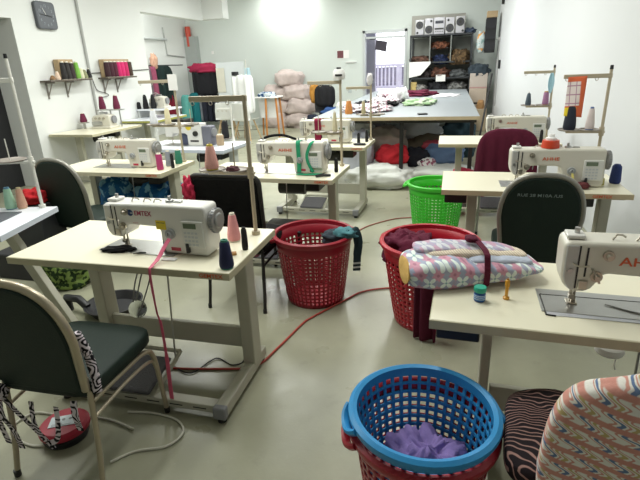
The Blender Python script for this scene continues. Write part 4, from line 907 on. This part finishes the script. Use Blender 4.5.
U = [('white_sack', 'long white fabric sack on the floor under the left of the cutting table', 'sack', (-.98, 6.42, .12), (.42, .26, .17), WB, 1),
     ('white_sack', 'long white fabric sack on the floor under the right of the cutting table', 'sack', (-.16, 6.60, .11), (.46, .24, .15), WB, 4),
     ('grey_sack', 'upright pale grey sack under the left corner of the cutting table', 'sack', (-1.30, 6.52, .38), (.19, .2, .33), GB, 2),
     ('red_bag', 'bright red cloth bag on the white sacks under the cutting table', 'bag', (-.83, 6.62, .38), (.21, .17, .135), fabric('scarlet', '#d2353f', .12), 6),
     ('brown_cloth', 'heap of taupe cloth behind the red bag under the cutting table', 'cloth', (-.95, 6.88, .52), (.27, .14, .20), fabric('taupe', '#9c9289', .2), 7),
     ('dark_cloth', 'black cloth beside the red bag under the cutting table', 'cloth', (-.50, 6.74, .31), (.17, .15, .15), fabric('near_black', '#25262d', .2), 8),
     ('denim_cloth', 'slate blue cloth heap under the right half of the cutting table', 'cloth', (-.18, 6.82, .36), (.26, .18, .14), fabric('slate', '#5b7090', .18), 9),
     ('olive_cloth', 'olive brown cloth heap behind the slate blue one under the cutting table', 'cloth', (-.42, 7.05, .42), (.32, .18, .18), fabric('olive', '#5e5548', .25), 10),
     ('grey_bag', 'soft grey bag high at the back under the cutting table', 'bag', (-.62, 7.15, .66), (.36, .2, .17), fabric('mid_grey', '#9b9fa2', .15), 11),
     ('dark_sack', 'dark sack in the shade at the back right under the cutting table', 'sack', (.02, 7.75, .40), (.26, .25, .30), fabric('dark_teal', '#33474f', .2), 12),
     ('pink_scrap', 'pink and white printed scrap between the black and slate cloths', 'fabric scrap', (-.36, 6.60, .28), (.11, .08, .07), pattern('scrap_print', scrap_print), 13),
     ('dark_sack', 'dark sack filling the floor at the back left under the cutting table', 'sack', (-1.0, 7.9, .42), (.5, .3, .40), fabric('dark_mix', '#4a474c', .25), 14),
     ('white_bundle', 'white bundle beside the grey sack below the cutting table edge', 'bundle', (-1.30, 6.95, .62), (.16, .16, .18), WB, 15),
     ('maroon_sack', 'dull red cloth on the olive heap under the cutting table', 'cloth', (-.32, 6.88, .46), (.13, .1, .08), fabric('dull_red', '#a04550', .2), 16)]
for n_, l, c_, p_, r_, m_, sd in U: cloth_heap(n_, l, c_, *p_, r_, m_, sd, .28, 1.9)
SP = pattern('scrap_print', scrap_print)
V = [('fabric_scrap', 'white and black printed scrap at the front left of the cutting table', (-1.30, 7.3, 0.950), (.30, .45, .05), SP, 1), ('fabric_scrap', 'mauve printed scrap heap left of centre on the cutting table', (-1.22, 8.3, 0.950), (.22, .5, .06), SP, 2),
     ('fabric_scrap', 'black scrap among the printed ones on the cutting table', (-1.05, 7.95, 0.950), (.10, .2, .05), fabric('black_scrap', '#161617'), 3), ('fabric_scrap', 'white crumpled cloth standing up in the middle of the cutting table', (-1.0, 8.9, 0.970), (.12, .35, .15), fabric('white_crumple', '#e0dfe2', .06), 4),
     ('fabric_scrap', 'pale green patterned cloth lying on the middle of the cutting table', (-.62, 8.3, 0.940), (.22, .42, .05), pattern('green_print', lambda g, x, y, z, o: g.mix(g.step(g.noise(o, 9, 2), .45, .55), srgb('#7f9d72'), srgb('#b9c9ae'))), 5),
     ('fabric_scrap', 'long maroon cloth strip towards the back of the cutting table', (-.82, 10.3, 0.950), (.32, .4, .06), MAROON, 6), ('fabric_scrap', 'flat white cloth on the right of the cutting table', (-.25, 10.1, 0.935), (.22, .4, .012), fabric('white_crumple', '#e0dfe2', .06), 7),
     ('fabric_scrap', 'dark scrap at the left end of the cutting table beside the thin stand', (-1.46, 7.75, 0.950), (.10, .25, .06), fabric('near_black', '#25262d', .2), 8), ('fabric_scrap', 'pinkish scrap with dark print at the back left of the cutting table', (-1.28, 9.4, 0.960), (.18, .5, .09), SP, 9),
     ('fabric_scrap', 'small black scrap right of the white crumpled cloth', (-.83, 8.45, 0.940), (.08, .15, .03), fabric('black_scrap', '#161617'), 11)]
for n_, l, p_, r_, m_, sd in V: cloth_heap(n_, l, 'fabric scrap', *p_, r_, m_, sd, .5, 2.6, group='fabric scraps on the cutting table')
o = MB().box(-.06, .06, -.05, .05, 0, .02).build('tape_dispenser', BLACK, bevel=.008); tag(at(o, (-.44, 6.55, .93), .3), 'small black clip at the front edge of the cutting table', 'clip')

# ================================================================ rack with the stereo
rk = thing('storage_rack', 'dark steel storage rack against the back wall with the stereo on top', 'rack', (-1.19, 12.45, 0))
RM = mat('rack_steel', '#34373a', .5, .3, .1)
for px in (0.02, 1.42):
    for py in (.02, .56): MB().box(px-.02, px+.02, py-.02, py+.02, 0, 2.13).build('post', RM, rk)
for z in (2.12, 1.52, 1.16, .86, .3): MB().box(0, 1.44, 0, .58, z, z+.035).build('shelf', RM, rk)
MB().box(0, 1.44, .60, .62, .2, 2.1).build('back_panel', mat('rack_back', '#83867f', .6, 0, .05), rk)
for px in (.47, .95): MB().box(px-.012, px+.012, .0, .58, 1.555, 2.12).build('divider', mat('rack_divider', '#777b76', .6), rk)
o = MB().box(0, 1.27, 0, .03, 0, .46).build('backing_board', mat('greyish_board', '#9b9991', .6, 0, .06)); tag(at(o, (-1.21, 13.0, 2.155)), 'grey board leaning on the wall behind the stereo', 'board')
SIL = mat('stereo_silver', '#b3b2b8', .35, .3, .05); CONE = mat('speaker_cone', '#37373c', .6)
def speaker(label, x, w, h, cz, rr, tw):
    t = thing('loudspeaker', label, 'loudspeaker', (x, 12.5, 2.155), 0, 'loudspeakers of the stereo')
    MB().box(0, w, 0, .2, 0, h).build('cabinet', SIL, t, bevel=.012)
    MB().cyl((w/2, -.004, cz), (w/2, .006, cz), rr*1.15, n=28).build('cone_ring', STEEL, t); MB().cyl((w/2, -.008, cz), (w/2, .0, cz), rr, rr*.95, 28).build('woofer', CONE, t); MB().cyl((w/2, -.012, cz), (w/2, 0, cz), rr*.35, n=18).build('dust_cap', DARKST, t)
    MB().cyl((w*tw, -.006, h-.06 if cz < h/2 else .05), (w*tw, .004, h-.06 if cz < h/2 else .05), .026, n=18).build('tweeter', BLACK, t)
speaker('silver loudspeaker at the left end of the stereo on the rack', -1.075, .195, .33, .215, .085, .25)
speaker('silver loudspeaker second from the left, its large cone low', -.86, .195, .35, .11, .088, .75)
speaker('silver loudspeaker just right of the stereo centre unit', -.385, .2, .35, .12, .092, .3)
speaker('silver loudspeaker at the right end of the stereo on the rack', -.155, .2, .36, .24, .09, .8)
t = thing('stereo_unit', 'silver stereo centre unit between the loudspeakers on the rack', 'stereo', (-.65, 12.5, 2.155))
MB().box(0, .245, 0, .25, 0, .36).build('case', SIL, t, bevel=.01); MB().box(.03, .215, -.005, .0, .23, .29).build('display', mat('display_dark', '#30323c', .2), t); MB().box(.02, .225, -.006, .0, .10, .135).build('cassette_slot', DARKST, t); MB().cyl((.12, -.015, .18), (.12, 0, .18), .022, n=20).build('volume_knob', STEEL, t)
for k in range(5): MB().box(.03+k*.04, .055+k*.04, -.006, 0, .05, .065).build('button', DARKST, t)
cloth_heap('loose_cable', 'tangle of dark blue cable at the right end of the rack top', 'cable', .17, 12.7, 2.19, (.11, .1, .06), mat('cable_blue', '#3d4a60', .6), 5, .6)
R_ = [('garment_pile', 'orange and brown folded clothes on the upper left of the rack', (-.93, 12.7, 1.575), (.22, .2, .10), '#5c4238', 1), ('garment_pile', 'orange folded clothes high in the middle of the rack', (-.49, 12.7, 1.90), (.20, .18, .09), '#6e4634', 2),
      ('garment_pile', 'navy cloth in the middle bay of the rack', (-.46, 12.7, 1.575), (.16, .16, .12), '#232c4a', 3), ('garment_pile', 'mixed brown and gold cloth heap on the right of the rack', (-.03, 12.66, 1.60), (.23, .22, .18), '#66523a', 4),
      ('garment_pile', 'rust cloth on the second shelf in the middle of the rack', (-.46, 12.66, 1.26), (.2, .2, .13), '#5c3e32', 5), ('garment_pile', 'grey cloth on the second shelf at the right of the rack', (-.02, 12.7, 1.24), (.22, .2, .11), '#5c5f60', 6),
      ('garment_pile', 'dark cloth on the second shelf at the left of the rack', (-.82, 12.72, 1.25), (.16, .16, .14), '#3a3434', 7), ('garment_pile', 'white and black shoes and cloth on the lowest visible shelf, left', (-.90, 12.66, .93), (.14, .2, .09), '#8f8c88', 8),
      ('garment_pile', 'black cloth on the lowest visible shelf, middle', (-.52, 12.68, .96), (.22, .2, .14), '#26262a', 9), ('garment_pile', 'grey cloth on the lowest visible shelf, right', (-.06, 12.68, .94), (.20, .2, .12), '#7a7a78', 10)]
for n_, l, p_, r_, c_, sd in R_: cloth_heap(n_, l, 'clothes', *p_, r_, pattern('pile_'+c_.strip('#'), (lambda c_: lambda g, x, y, z, o: g.mix(g.step(g.noise(o, 16, 2), .45, .55), tuple(.45*q for q in srgb(c_)), tuple(min(1, 1.15*q) for q in srgb(c_))))(c_)), sd, .4, 2.4, group='clothes stored on the rack')
ms = MB().box(-.19, .19, -.14, .14, 0, .02).build('tray', RM); tag(at(ms, (-.49, 12.7, 1.845)), 'small dark tray holding the orange clothes high in the rack', 'tray')
o = MB().prism([(0, 0), (.28, .06), (.50, .31), (.50, .36), (0, .36)], 0, .006).build('paper_sheet', PAPER); tag(at(o, (-1.19, 12.425, 1.20)), 'large white paper sheet hanging on the left front of the rack', 'paper')
o = MB().box(0, .15, 0, .10, 0, .2).build('yellow_carton', mat('carton_yellow', '#c9b070', .7), bevel=.004); tag(at(o, (-1.16, 12.5, .897)), 'yellowish carton at the lower left of the rack', 'box')
o = MB().box(0, .22, 0, .012, 0, .15).build('paper_card', PAPER); tag(at(o, (-.55, 12.43, 1.10)), 'white card fixed to the middle of the rack', 'paper')
bx = thing('stacked_carton', 'lower of two beige cartons right of the rack', 'box', (.24, 12.2, .0)); MB().box(0, .38, 0, .4, 0, .93).build('carton', mat('carton_beige', '#b8a999', .8, 0, .06), bx, bevel=.01); MB().box(.11, .24, -.004, 0, .58, .62).build('grip_hole', BLACK, bx)
bx = thing('stacked_carton', 'upper of two beige cartons right of the rack', 'box', (.235, 12.22, .935)); MB().box(0, .39, 0, .38, 0, .33).build('carton', mat('carton_beige2', '#bcb0a6', .8, 0, .06), bx, bevel=.01); MB().box(0, .39, -.004, 0, .0, .03).build('carton_tape', mat('pink_tape', '#b08a86', .6), bx)
cloth_heap('dark_cloth', 'dark grey cloth pile on top of the beige cartons', 'cloth', .43, 12.4, 1.29, (.21, .17, .16), fabric('charcoal', '#39424a'), 3)
cloth_heap('orange_scrap', 'small orange scrap in front of the cartons right of the rack', 'cloth', .50, 11.95, .56, (.07, .07, .12), fabric('ochre', '#a9835a'), 4)
at(tag(MB().box(-.14, .14, -.14, .14, 0, .50).build('waste_bin', mat('bin_tan', '#b7a58c', .6), bevel=.012), 'pale bin in front of the cartons holding the orange scrap', 'bin'), (.50, 11.95, 0))
tubething('leaning_pole', 'dark pole leaning on the right wall beside the cartons', 'pole', [(.50, 11.1, .0), (.70, 12.0, 1.25)], .02, BLACKM)
ob = thing('wall_cabinet', 'black hanging organiser high at the far end of the right wall', 'organiser', (.50, 12.14, 1.70)); MB().box(0, .22, 0, .3, 0, .72).build('case', BLACK, ob, bevel=.01)
for k in range(3): MB().box(-.01, .21, -.015, 0, .04+k*.23, .22+k*.23).build('pocket', mat('pocket_black', '#232327', .7), ob, bevel=.006)
o = MB().box(0, .22, 0, .3, 0, .13).build('carton', CARD, bevel=.006); tag(at(o, (.51, 12.14, 2.425)), 'brown carton on top of the black organiser at the far right', 'box')
cloth_heap('paper_bunch', 'bunch of pale papers with an orange sheet hanging left of the black organiser', 'paper', .43, 12.4, 1.92, (.08, .06, .22), pattern('paper_bunch', lambda g, x, y, z, o: g.mix(g.step(g.noise(o, 12, 1), .5, .54), srgb('#c9d3d2'), g.mix(g.step(g.noise(o, 7, 1), .5, .54), srgb('#d9a060'), srgb('#8faaa8')))), 4, .4, flat=False)
at(tag(MB().box(-.04, .0, -.04, .04, -.09, .09).build('door_phone', BLACK, bevel=.006), 'small black switch box on the right wall near its far end', 'switch'), (XR(11.8)-.005, 11.8, 1.45))
at(tag(MB().box(-.05, .0, -.06, .06, -.06, .06).build('junction_box', DARKST, bevel=.006), 'dark fitting high on the right wall at its far end', 'fitting'), (XR(12.0)-.005, 12.0, 2.72))

# ================================================================ sacks, chairs and clothes at the back
SK = fabric('sack_pinkish', '#c4b5b1', .25, 9, .8, .7, 16)
S_ = [(-4.74, 12.80, .185, .46, 'pinkish woven sack at the bottom of the left stack'), (-4.76, 12.82, .545, .44, 'pinkish woven sack in the middle of the left stack'), (-4.72, 12.82, .905, .46, 'pinkish woven sack at the top of the left stack'),
      (-4.12, 12.72, .185, .46, 'pinkish woven sack at the bottom of the right stack'), (-4.10, 12.72, .545, .48, 'pinkish woven sack in the middle of the right stack'), (-4.18, 12.72, .905, .46, 'pinkish woven sack third up in the right stack'), (-4.38, 12.78, 1.265, .46, 'topmost pinkish woven sack lying across both stacks')]
for k, (x, y, z, a, l) in enumerate(S_):
    def sd(P, k=k):
        q = Vector((P[0]*5, P[1]*5, P[2]*7+k*9)); n_ = noise.noise(q)*.035+abs(noise.noise(q*2.7))*.03
        L = P.length or 1; n_ += .09*noise.noise(q*.6+Vector((3, k, 1)))+.06*abs(noise.noise(q*2.2)); return tuple(P*(1+n_/L))
    o = MB().pillow((0, 0, 0), a*.78, .30, .19, .62, .55, 48, 22, sd).build('fabric_sack', SK, angle=3)
    tag(at(o, (x, y, z), (0, (-.05, .04, .03, -.03, .05, -.04, .06)[k], .05*(-1)**k)), l, 'sack', 'stacked woven sacks by the back wall')
def shell_chair(label, x, y, rot, col='#dfe0de', legc=mat('shell_leg_wood', '#b89f7c', .5, 0, .12)):
    t = thing('shell_chair', label, 'chair', (x, y, 0), rot, 'white shell chairs with wooden legs'); m = mat('shell_'+col.strip('#'), col, .35, 0, .02)
    def sh(u, v):
        a = (u-.5)*2; 
        if v < .5: yy = .22-.44*(v/.5); zz = .45+.05*a*a-.01
        else: yy = -.22-.07*((v-.5)/.5); zz = .45+.40*((v-.5)/.5)
        ww = .24*(1-.25*max(0, v-.75)*4*.5); return (a*ww, yy+.06*a*a*(v > .5), zz+(.03 if .4 < v < .5 else 0)*0)
    MB().grid(sh, 13, 25).build('shell', m, t, solid=.012, sub=1, angle=3)
    for sx in (-1, 1):
        for sy in (-1, 1): MB().cyl((sx*.24, sy*.22, 0), (sx*.13, sy*.11, .44), .014, .020, 10).build('leg', legc, t)
    q = MB().cyl((-.18, -.16, .22), (.18, .16, .22), .006, n=6); q.cyl((-.18, .16, .22), (.18, -.16, .22), .006, n=6); q.build('cross_brace', BLACKM, t)
    return t
shell_chair('white shell chair with wooden legs facing away, left one by the white coat', -5.32, 10.72, .35)
shell_chair('white shell chair with wooden legs under the white coat', -4.70, 10.45, -.2)
def coat(P): return (P[0]*(1+.1*max(0, -P[2])), P[1]+.02*sin(P[0]*40), P[2])
o = MB().pillow((0, 0, 0),   .26, .09, .42, .35, .6, 70, 24, coat).build('white_coat', fabric('coat_white', '#e3e4e4', .05, 6), angle=3); tag(at(o, (-4.70, 10.42, 1.02)), 'white coat hung over the back of a shell chair in front of the back wall', 'coat')
bl = MB().cyl((0, 0, 0), (0, 0, .08), .08, n=18); tag(at(bl.build('black_hat', BLACK), (-4.86, 10.42, 1.43)), 'black round cap lying on the white coat', 'cap')
st = thing('tray_stool', 'white stool with three long wooden legs and a blue cloth on top', 'stool', (-4.32, 11.02, 0))
MB().box(-.30, .28, -.22, .22, .90, .93).build('stool_top', PAPER, st, bevel=.008); MB().prism([(-.24, .44), (.18, .44), (.22, .9), (-.28, .9)], -.02, .0).build('front_cloth', fabric('coat_white', '#e3e4e4', .05, 6), st)
for lx, ly in ((-.02, -.2), (.24, -.15), (-.26, .18), (.22, .18)): MB().cyl((lx*1.12, ly*1.2, 0), (lx*.9, ly*.9, .90), .020, .026, 10).build('leg', mat('honey_wood', '#b5773a', .5, 0, .15, 10), st)
cloth_heap('blue_cloth', 'blue and white cloth lying on the tray stool', 'cloth', -4.36, 10.98, .95, (.19, .15, .08), pattern('blue_white', lambda g, x, y, z, o: g.mix(g.step(g.noise(o, 14, 1), .48, .52), srgb('#2c4a72'), srgb('#c9d3da'))), 4)
jc = shell_chair('chair with a black jacket on its back beside the sacks', -3.22, 12.1, 0, '#2c2f38', DARKST)
o = MB().pillow((0, 0, 0), .25, .13, .26, .55, .6, 60, 20, lambda P: (P[0], P[1]+.02*sin(P[0]*30), P[2]+.02*noise.noise(Vector((P[0]*8, P[1]*8, 1))))).build('black_jacket', fabric('jacket', '#232326', .3, 10), angle=3); tag(at(o, (-3.17, 11.84, .86)), 'black jacket draped over the chair beside the sacks', 'jacket')
cloth_heap('ochre_jacket', 'ochre jacket peeping out left of the black jacket', 'jacket', -3.46, 11.92, .90, (.10, .10, .22), fabric('ochre_jacket', '#b5823f'), 3, flat=False)
cloth_heap('blue_jeans', 'blue jeans bundled on the floor bench below the black jacket', 'jeans', -2.93, 11.75, .42, (.28, .2, .17), fabric('denim', '#3a5688', .25), 6)
cloth_heap('dark_bag', 'dark navy bag on the floor below the black jacket', 'bag', -3.28, 11.62, .18, (.32, .2, .23), fabric('navy_bag', '#232836', .25), 8)
o = MB().box(-.3, .3, -.16, .16, 0, .27).build('low_box', mat('box_dark', '#2a2c30', .6), bevel=.01); tag(at(o, (-2.85, 11.85, 0)), 'low dark box carrying the blue jeans', 'box')
cloth_heap('white_sack', 'white cloth bag behind the far middle machine beside the blue jeans', 'sack', -2.45, 11.3, .30, (.33, .25, .38), WB, 9)
# hanging clothes in the alcove
hr = thing('clothes_rail', 'dark wall rail in the alcove that carries the hanging clothes', 'rail', (XA, 10.6, 1.72)); MB().tube([(.17, 0, 0), (.17, 1.9, 0)], .014, 8).build('bar', DARKST, hr)
for yy in (.05, 1.85): MB().tube([(0, yy, 0), (.17, yy, 0)], .012, 8).build('bracket', DARKST, hr)
def hang(name, label, y, z0, z1, hw, th, col, x=XA+.17, fr=38, sd=0):
    def f(P): return (P[0]+.02*sin(P[1]*fr+sd), P[1]*(1-.25*max(0, P[2]/((z1-z0)/2))), P[2])
    o = MB().pillow((0, 0, 0), th, hw, (z1-z0)/2, .35, .6, 60, 18, f).build(name, fabric(name+col.strip('#'), col, .2, 12), angle=3)
    return tag(at(o, (x, y, (z0+z1)/2)), label, 'clothes', 'clothes hanging in the alcove')
hang('hanging_garment', 'dusty grey-mauve garment hanging first in the alcove', 10.78, .85, 1.72, .12, .09, '#6a5a62')
hang('hanging_garment', 'rose striped garment hanging second in the alcove', 11.02, .80, 1.70, .14, .09, '#8f4a62', sd=1)
hang('hanging_garment', 'dark green jacket hanging in the alcove', 11.42, .80, 1.72, .36, .15, '#1d2b2a', XA+.20, sd=2)
hang('hanging_garment', 'dark red garment hanging low behind the dark green jacket', 11.55, .40, 1.0, .26, .11, '#6e1c2c', XA+.24, sd=3)
cloth_heap('peach_bag', 'small peach bag hung on the top of the alcove rail', 'bag', XA+.20, 11.12, 1.80, (.07, .09, .17), fabric('peach', '#c9a08a', .25), 5, flat=False)
hang('standing_roll', 'pale teal cloth standing in the alcove corner, nearer one', 12.15, .02, .95, .14, .10, '#5fa39c', XA+.33, sd=4)
hang('standing_roll', 'deep teal cloth standing in the alcove corner, nearer the back wall', 12.55, .02, .98, .22, .13, '#1f6a70', XA+.42, sd=5)
# garment trolley with maroon cloth on top
gt = thing('garment_rack', 'dark garment rack with trousers hanging below, in front of the back wall', 'garment rack', (-6.75, 12.6, 0))
for sx in (-.42, .40):
    MB().cyl((sx, 0, 0), (sx, 0, 1.62), .016, n=10).build('upright', DARKST, gt); MB().box(sx-.02, sx+.02, -.2, .2, .02, .05).build('foot', DARKST, gt)
MB().tube([(-.42, 0, 1.6), (.40, 0, 1.6)], .016, 8).build('top_bar', DARKST, gt); MB().tube([(-.42, 0, .9), (.40, 0, .9)], .014, 8).build('middle_bar', DARKST, gt)
def hang2(name, label, x, z0, z1, hw, th, col, y=12.58):
    def f(P): return (P[0], P[1]+.02*sin(P[0]*40), P[2])
    o = MB().pillow((0, 0, 0), hw, th, (z1-z0)/2, .3, .5, 60, 16, f).build(name, fabric(name+col.strip('#'), col, .2, 12), angle=3); return tag(at(o, (x, y, (z0+z1)/2)), label, 'clothes', 'clothes on the garment rack')
hang2('black_coat', 'wide black coat on the garment rack', -6.78, .92, 1.58, .36, .10, '#26262a')
cloth_heap('crimson_cloth', 'crimson cloth laid over the top of the garment rack', 'cloth', -6.76, 12.57, 1.60, (.42, .14, .13), fabric('crimson', '#a5304f', .2), 6, .35)
for k, (dx, c_, l) in enumerate([(-.28, '#8a8f98', 'grey trousers at the left of the lower garment rail'), (-.12, '#2b2d38', 'dark trousers second from the left on the lower garment rail'), (.04, '#232530', 'navy trousers in the middle of the lower garment rail'), (.20, '#1f2028', 'black trousers towards the right of the lower garment rail')]):
    hang2('hanging_trousers', l, -6.75+dx, .18, .93, .075, .09, c_, 12.6)
# white plastic sheet screen and paper posters near the garment rack
o = MB().box(0, .80, 0, .03, 0, 1.02).build('white_board', mat('board_white', '#d3d8da', .4, 0, .02), bevel=.004); tag(at(o, (-6.30, 12.35, .72)), 'white upright board right of the crimson cloth', 'board')
q = thing('board_easel', 'dark easel stand carrying the white upright board', 'easel', (-5.9, 12.45, 0))
for sx in (-.3, .3): MB().cyl((sx, 0, 0), (sx, 0, .9), .015, n=8).build('easel_leg', DARKST, q)
MB().box(-.38, .38, -.1, .0, .68, .715).build('easel_ledge', DARKST, q)
o = MB().box(0, .24, 0, .005, 0, .62).build('paper_sheet', mat('paper_cream', '#d3d0c2', .8)); tag(at(o, (-6.30, 12.33, .98)), 'tall cream paper sheets on the left of the white upright board', 'paper')
o = MB().grid(lambda u, v: ((-.5+u)*.22*(1-.4*(1-v)), .02*sin(u*7), -.55*v), 12, 14).build('blue_cloth', fabric('ice_blue', '#bcdbe8', .06), solid=.01, angle=3); tag(at(o, (-5.38, 12.3, 1.58)), 'ice blue cloth hanging at the right end of the white upright board', 'cloth')
cb = MB().tube([(-5.42, 12.32, 0), (-5.42, 12.32, 1.78)], .016, 8).build('thin_post', WHITE_M); tag(cb, 'thin white post with the ice blue cloth', 'post')
# ================================================================ light and camera
W = bpy.data.worlds.new('world'); SC.world = W; W.use_nodes = True
bg = W.node_tree.nodes['Background']; bg.inputs[0].default_value = (.93, .95, 1, 1); bg.inputs[1].default_value = 3.4
def area(x, y, z, sx, sy, power, rot=(0, 0, 0), col=(.98, 1, .955), name='strip_or_fill_lamp'):
    l = bpy.data.lights.new(name, 'AREA'); l.shape = 'RECTANGLE'; l.size = sx; l.size_y = sy; l.energy = power; l.color = col
    o = bpy.data.objects.new(name, l); COL.objects.link(o); o.location = (x, y, z); o.rotation_euler = rot; return o
for yy, pw in ((2.6, 42), (6.0, 58), (9.6, 70)):
    for xx in (-3.9, -2.3, -.75): area(xx, yy, 3.3, .3, 1.3, pw)
area(-4.45, 12.75, 3.42, 1.2, .2, 34)
area(-6.7, 9.9, 3.5, .2, 1.5, 55)  # added fill light that brightens the alcove, not a fixture of the room
area(-1.2, 11.8, ZC-.15, 1.2, .2, 34)
SC.view_settings.view_transform = 'Standard'; SC.view_settings.look = 'None'; SC.view_settings.exposure = -.03; SC.view_settings.gamma = 1
try: SC.view_settings.use_curve_mapping = False
except Exception: pass
cd = bpy.data.cameras.new('camera'); cam = bpy.data.objects.new('camera', cd); COL.objects.link(cam); SC.camera = cam
F_, PITCH, ROLL, YAW, H = 477.162, .353, .040, -.283, 1.601
cd.sensor_width = 36; cd.sensor_fit = 'HORIZONTAL'; cd.lens = F_*36/640; cd.clip_start = .05
fw = Vector((sin(YAW)*cos(PITCH), cos(YAW)*cos(PITCH), -sin(PITCH))); r0 = Vector((cos(YAW), -sin(YAW), 0)); dn = fw.cross(r0)
r2 = r0*cos(ROLL)+dn*sin(ROLL); d2_ = dn*cos(ROLL)-r0*sin(ROLL)
M_ = Matrix((r2, -d2_, -fw)).transposed().to_4x4(); M_.translation = (0, 0, H); cam.matrix_world = M_
